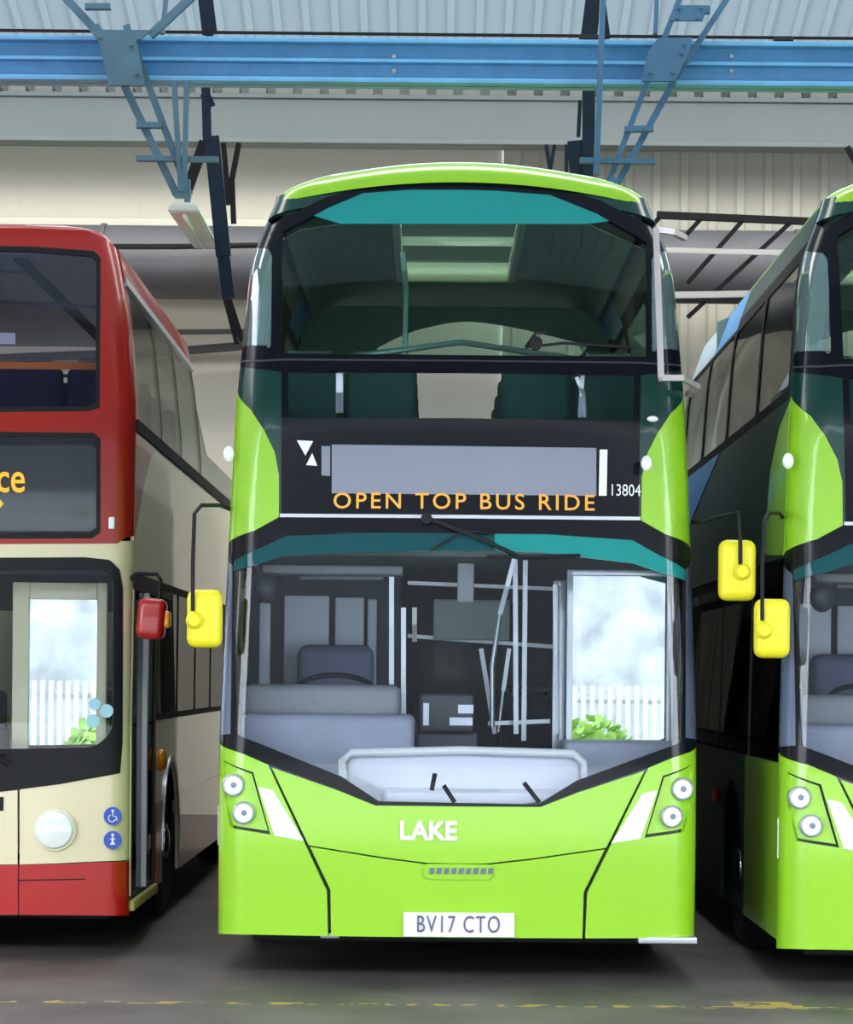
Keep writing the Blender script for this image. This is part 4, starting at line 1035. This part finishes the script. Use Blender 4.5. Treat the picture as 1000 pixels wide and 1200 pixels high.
strut('lattice_strut', 'blue lattice strut at upper right directly above the middle green bus',
      [(800, -10, 714, 212, .04), (858, -10, 786, 100, .04), (790, 95, 724, 215, .045), (770, -10, 768, 40, .03), (760, 92, 728, 180, .02)],
      [[(752, 95), (792, 95), (808, 60), (812, 44), (772, 44), (760, 60)], [(790, 6), (830, 6), (824, 24), (786, 24)]],
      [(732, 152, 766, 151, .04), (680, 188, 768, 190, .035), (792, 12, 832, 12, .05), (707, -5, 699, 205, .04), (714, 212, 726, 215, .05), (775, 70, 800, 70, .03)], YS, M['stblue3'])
# dark rods and hangers further back
def rod(name, label, segs, m, Y, w=.05, cat='bracing', group=None):
    bm = NB()
    for i, s in enumerate(segs): bar(bm, P(s[0], s[1], Y + .006 * i), P(s[2], s[3], Y + .006 * i), s[4] if len(s) > 4 else w, .05)
    o = obj(name, bm, m); tag(o, label, cat, group); return o
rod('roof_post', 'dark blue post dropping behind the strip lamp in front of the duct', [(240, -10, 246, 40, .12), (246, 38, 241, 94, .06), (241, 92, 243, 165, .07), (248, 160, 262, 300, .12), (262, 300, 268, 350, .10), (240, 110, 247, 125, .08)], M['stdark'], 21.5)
rod('dark_bracing', 'thin dark braces hanging left of the middle bus roof', [(262, 168, 268, 240), (280, 168, 272, 210), (272, 210, 274, 262), (219, 224, 240, 166, .09)], M['stblack'], 23, .045)
rod('dark_bracing', 'dark forked brace under the duct beside the middle bus', [(268, 350, 284, 400, .05), (264, 350, 278, 404, .04)], M['stblack'], 23, .045)
rod('dark_bracing', 'dark hangers beside the right lattice strut above the middle bus', [(697, -10, 690, 45, .13), (690, 95, 690, 215, .10), (680, 118, 678, 160, .03), (640, 170, 646, 205), (650, 170, 644, 205), (664, 170, 664, 208), (678, 165, 682, 210, .18), (704, -10, 712, 45, .05)], M['stdark'], 21.5, .03)
rod('dark_bracing', 'slanted dark bar at the far upper right corner', [(993, 172, 1006, 196)], M['stblack'], 26, .05)
# duct
bm = NB(); zc = P(250, 308, 29.4).z
prof = []
for k in range(16):
    x0 = -15 + k * 1.9; prof += [(.40, x0), (.40, x0 + 1.84), (.42, x0 + 1.85), (.42, x0 + 1.9)]
lathe(bm, prof, (0, 29.4, zc), 'x', 32); o = obj('ventilation_duct', bm, M['duct']); tag(o, 'large grey round duct along the back wall', 'duct')
bm = NB(); z_ = P(200, 268, 29.9).z; box(bm, -15, P(600, 268, 30).x, 29.75, 30.6, z_ - .12, z_ + .09, .02); o = obj('wall_ledge', bm, M['wallr']); tag(o, 'pale ledge on the back wall just above the duct', 'ledge')
bm = NB(); tube(bm, [P(-100, 289, 28.7), P(200, 289, 28.7), P(330, 287, 28.7)], .03, 8); o = obj('service_pipe', bm, M['stblack']); tag(o, 'thin black pipe crossing in front of the duct at left', 'pipe')
bm = NB(); tube(bm, [P(-100, 392, 30.7), P(330, 388, 30.7)], .03, 8); o = obj('service_pipe', bm, M['duct']); tag(o, 'thin straight dull pipe on the wall just below the duct', 'pipe'); bm = NB(); tube(bm, [P(-100, 424, 30.7), P(200, 412, 30.7), P(330, 402, 30.7)], .05, 8); o = obj('service_pipe', bm, M['duct']); tag(o, 'thicker bent dull pipe on the wall, lower of the two below the duct', 'pipe')
# right hand frame with raking bars
fr = empty('steel_frame', P(860, 350, 27)); base = fr.location.copy()
tag(fr, 'black steel frame with raking bars between the two green buses', 'frame')
bm = NB(); bar(bm, P(770, 252, 27) - base, P(960, 260, 27) - base, .07, .07); bar(bm, P(770, 348, 27) - base, P(960, 352, 27) - base, .08, .07); obj('cross_rail', bm, M['stblack'], fr)
for (x0, y0, x1, y1) in ((822, 256, 804, 276), (871, 258, 806, 332), (932, 256, 806, 372), (772, 256, 760, 270)):
    bm = NB(); bar(bm, P(x0, y0, 27) - base, P(x1, y1, 27) - base, .045, .05); obj('raking_bar', bm, M['stblack'], fr)
bm = NB(); tube(bm, [P(770, 293, 26.8), P(960, 297, 26.8)], .03, 8); o = obj('service_pipe', bm, M['pipe']); tag(o, 'upper pale pipe crossing the bars between the green buses', 'pipe'); bm = NB(); tube(bm, [P(770, 346, 26.6), P(905, 344, 26.6)], .035, 8); o = obj('service_pipe', bm, M['pipe']); tag(o, 'lower pale pipe along the bottom rail between the green buses', 'pipe')
# strip lamp under the left strut
lamp = empty('strip_lamp', P(218, 242, 18)); base = lamp.location.copy(); tag(lamp, 'pale strip lamp under the left lattice strut between the buses', 'lamp')
bm = NB(); w = .10
A = P(215, 243, 18); Bq = P(241, 286, 23)
vs = []
for c, ww, h in ((A, .11, .035), (Bq, .11, .035)):
    for a, b in ((-1, -1), (1, -1), (.8, 1), (-.8, 1)): vs.append(bm.verts.new(c - base + Vector((a * ww, 0, b * h))))
for f in ((0, 1, 2, 3), (7, 6, 5, 4), (0, 4, 5, 1), (1, 5, 6, 2), (2, 6, 7, 3), (3, 7, 4, 0)): bm.faces.new([vs[i] for i in f])
bmesh.ops.bevel(bm, geom=bm.edges[:], offset=.015, segments=2, affect='EDGES'); obj('lamp_housing', bm, M['lampbody'], lamp)
bm = NB(); box(bm, -.02, .02, -.02, .02, .03, .2); bmesh.ops.translate(bm, verts=bm.verts[:], vec=Vector((0, .1, 0))); obj('lamp_bracket', bm, M['stblue2'], lamp)
bm = NB(); tube(bm, [A - base + Vector((0, .1, -.04)), Bq - base + Vector((0, -.1, -.04))], .018, 8); obj('lamp_tube', bm, M['white'], lamp)

# ================================================================== YARD BEHIND THE CAMERA (seen in the glass)
bm = NB()
fence = empty('palisade_fence', (0, -16, 0)); tag(fence, 'pale palisade fence across the yard seen only as a reflection', 'fence')
for k in range(240):
    x = -18 + k * .15; box(bm, x, x + .075, -.03, .03, .05, 1.5)
o = obj('pale_rails', bm, mat('pale_steel', (.75, .75, .66), .6), fence); o['kind'] = 'stuff'
bm = NB(); box(bm, -18, 18, -.08, -.03, .3, .36); box(bm, -18, 18, -.08, -.03, 1.2, 1.26); obj('fence_rail', bm, mat('galvanised', (.4, .42, .42), .5), fence)
bd = empty('dark_backdrop', (0, -34, 0)); tag(bd, 'dark building added across the yard to darken reflections in the buses', 'building')  # added building, dark and tall to darken the glass reflections
bm = NB(); box(bm, -34, 34, -5, 5, 0, 15); obj('wall', bm, mat('backdrop_wall', (.09, .095, .10), .8, noise=.3, nscale=.2), bd)
bm = NB(); box(bm, -34.3, 34.3, -5.3, 5.3, 15, 15.6); obj('roof', bm, mat('backdrop_roof', (.10, .12, .14), .7), bd)
bm = NB(); 
for k in range(5): box(bm, -20 + k * 4.6, -17 + k * 4.6, 5, 5.05, 0.1, 4, .02)
obj('backdrop_shutter', bm, mat('backdrop_shutter_blue', (.08, .14, .26), .6), bd)
for (x, y, s) in ((6.5, -23.5, 2.0), (12.5, -24, 3.0), (-3, -24, 2.3), (-11, -24, 3.0), (20.5, -24, 3.2)):
    t = empty('leafy_tree', (x, y, 0)); tag(t, 'leafy green tree beyond the yard fence seen only as a reflection', 'tree', 'trees across the yard')
    bm = NB(); tube(bm, [(0, 0, 0), (.05, 0, s * .8), (0, 0, s * 1.3)], [.16, .12, .06], 8); obj('trunk', bm, mat('bark', (.1, .07, .05), .9), t) if 'bark' not in bpy.data.materials else obj('trunk', bm, bpy.data.materials['bark'], t)
    bm = NB()
    for k in range(420):
        v = Vector((random.gauss(0, 1), random.gauss(0, 1), random.gauss(0, 1))).normalized() * s * (0.55 + .45 * random.random()); v.z = v.z * .9 + s * 1.5
        a = Vector((random.uniform(-1, 1), random.uniform(-1, 1), random.uniform(-1, 1))).normalized(); b = a.orthogonal().normalized(); q = .14 * s
        bm.faces.new([bm.verts.new(v + a * q), bm.verts.new(v + b * q), bm.verts.new(v - a * q), bm.verts.new(v - b * q)])
    obj('foliage', bm, bpy.data.materials.get('leaf') or mat('leaf', (.08, .20, .03), .7), t)

bm = NB(); box(bm, -18, 18, -18.4, -18.2, 0, 3.5); box(bm, -18, 18, -18.45, -18.15, 3.5, 3.6); o = obj('reflector_wall', bm, mat('reflector_white', (.60, .62, .60), .8, noise=.85, nscale=1.6)); tag(o, 'low white wall added behind the yard fence to brighten the door glass', 'wall')  # added pale wall, brightens the door glass by its reflection
for (x, y, q) in ((2.6, -15.2, .55), (0.9, -15.3, .35), (-5.6, -15.2, .5)):
    bm = NB()
    for k in range(260):
        v = Vector((random.gauss(0, 1), random.gauss(0, 1), random.gauss(0, 1))).normalized() * q * (.6 + .4 * random.random()); v.x *= 1.5; v.z = abs(v.z + q * .8)
        a = Vector((random.uniform(-1, 1), random.uniform(-1, 1), random.uniform(-1, 1))).normalized() * .09; b = a.orthogonal()
        bm.faces.new([bm.verts.new(v + a), bm.verts.new(v + b), bm.verts.new(v - a), bm.verts.new(v - b)])
    o = obj('leafy_shrub', bm, bpy.data.materials.get('leaf_pale') or mat('leaf_pale', (.30, .50, .08), .7)); o.location = (x, y, 0)
    tag(o, 'low yellow green shrub before the yard fence seen only as a reflection', 'shrub', 'shrubs by the yard fence')
# ================================================================== LIGHT
w = bpy.data.worlds.new('sky'); SC.world = w; w.use_nodes = True; nt = w.node_tree; bg = nt.nodes['Background']
tc = nt.nodes.new('ShaderNodeTexCoord'); ns = nt.nodes.new('ShaderNodeTexNoise'); ns.inputs['Scale'].default_value = 2.5; ns.inputs['Detail'].default_value = 5
cr = nt.nodes.new('ShaderNodeValToRGB'); cr.color_ramp.elements[0].position = .35; cr.color_ramp.elements[0].color = (.62, .74, .92, 1); cr.color_ramp.elements[1].position = .65; cr.color_ramp.elements[1].color = (1, 1, 1, 1)
nt.links.new(tc.outputs['Generated'], ns.inputs['Vector']); nt.links.new(ns.outputs['Fac'], cr.inputs[0]); nt.links.new(cr.outputs[0], bg.inputs[0]); bg.inputs[1].default_value = 6.6

def area(name, loc, rot, sx, sy, e, col):
    l = bpy.data.lights.new(name, 'AREA'); l.shape = 'RECTANGLE'; l.size = sx; l.size_y = sy; l.energy = e; l.color = col
    o = bpy.data.objects.new(name, l); COL.objects.link(o); o.location = loc; o.rotation_euler = rot; return o
area('fill_light_rear', (0, 26, 8.9), (0, 0, 0), 26, 3, 1350, (1, .97, .9))  # added fill lamp under the roof, brightens the back wall
area('fill_light_front', (0, 17, 9.6), (0, 0, 0), 24, 2, 800, (1, .98, .94))  # added fill lamp under the roof, over the buses

# ================================================================== CAMERA
cd = bpy.data.cameras.new('camera'); cam = bpy.data.objects.new('camera', cd); COL.objects.link(cam)
cd.sensor_fit = 'VERTICAL'; cd.sensor_height = 36.0; cd.lens = F * 36.0 / 1200.0
cd.shift_x = -(CX - 500) / 1200.0; cd.shift_y = (HY - 600) / 1200.0
cd.clip_end = 300
cam.location = (0, 0, EYE)
cam.rotation_euler = (Matrix.Rotation(PI / 2, 3, 'X') @ Matrix.Rotation(ROLL, 3, 'Z')).to_euler()
SC.camera = cam
SC.view_settings.view_transform = 'Standard'; SC.view_settings.look = 'None'; SC.view_settings.gamma = 1; SC.view_settings.exposure = 0.45; SC.view_settings.use_curve_mapping = False
SC.cycles.max_bounces = 8; SC.cycles.transparent_max_bounces = 24; SC.cycles.use_denoising = True
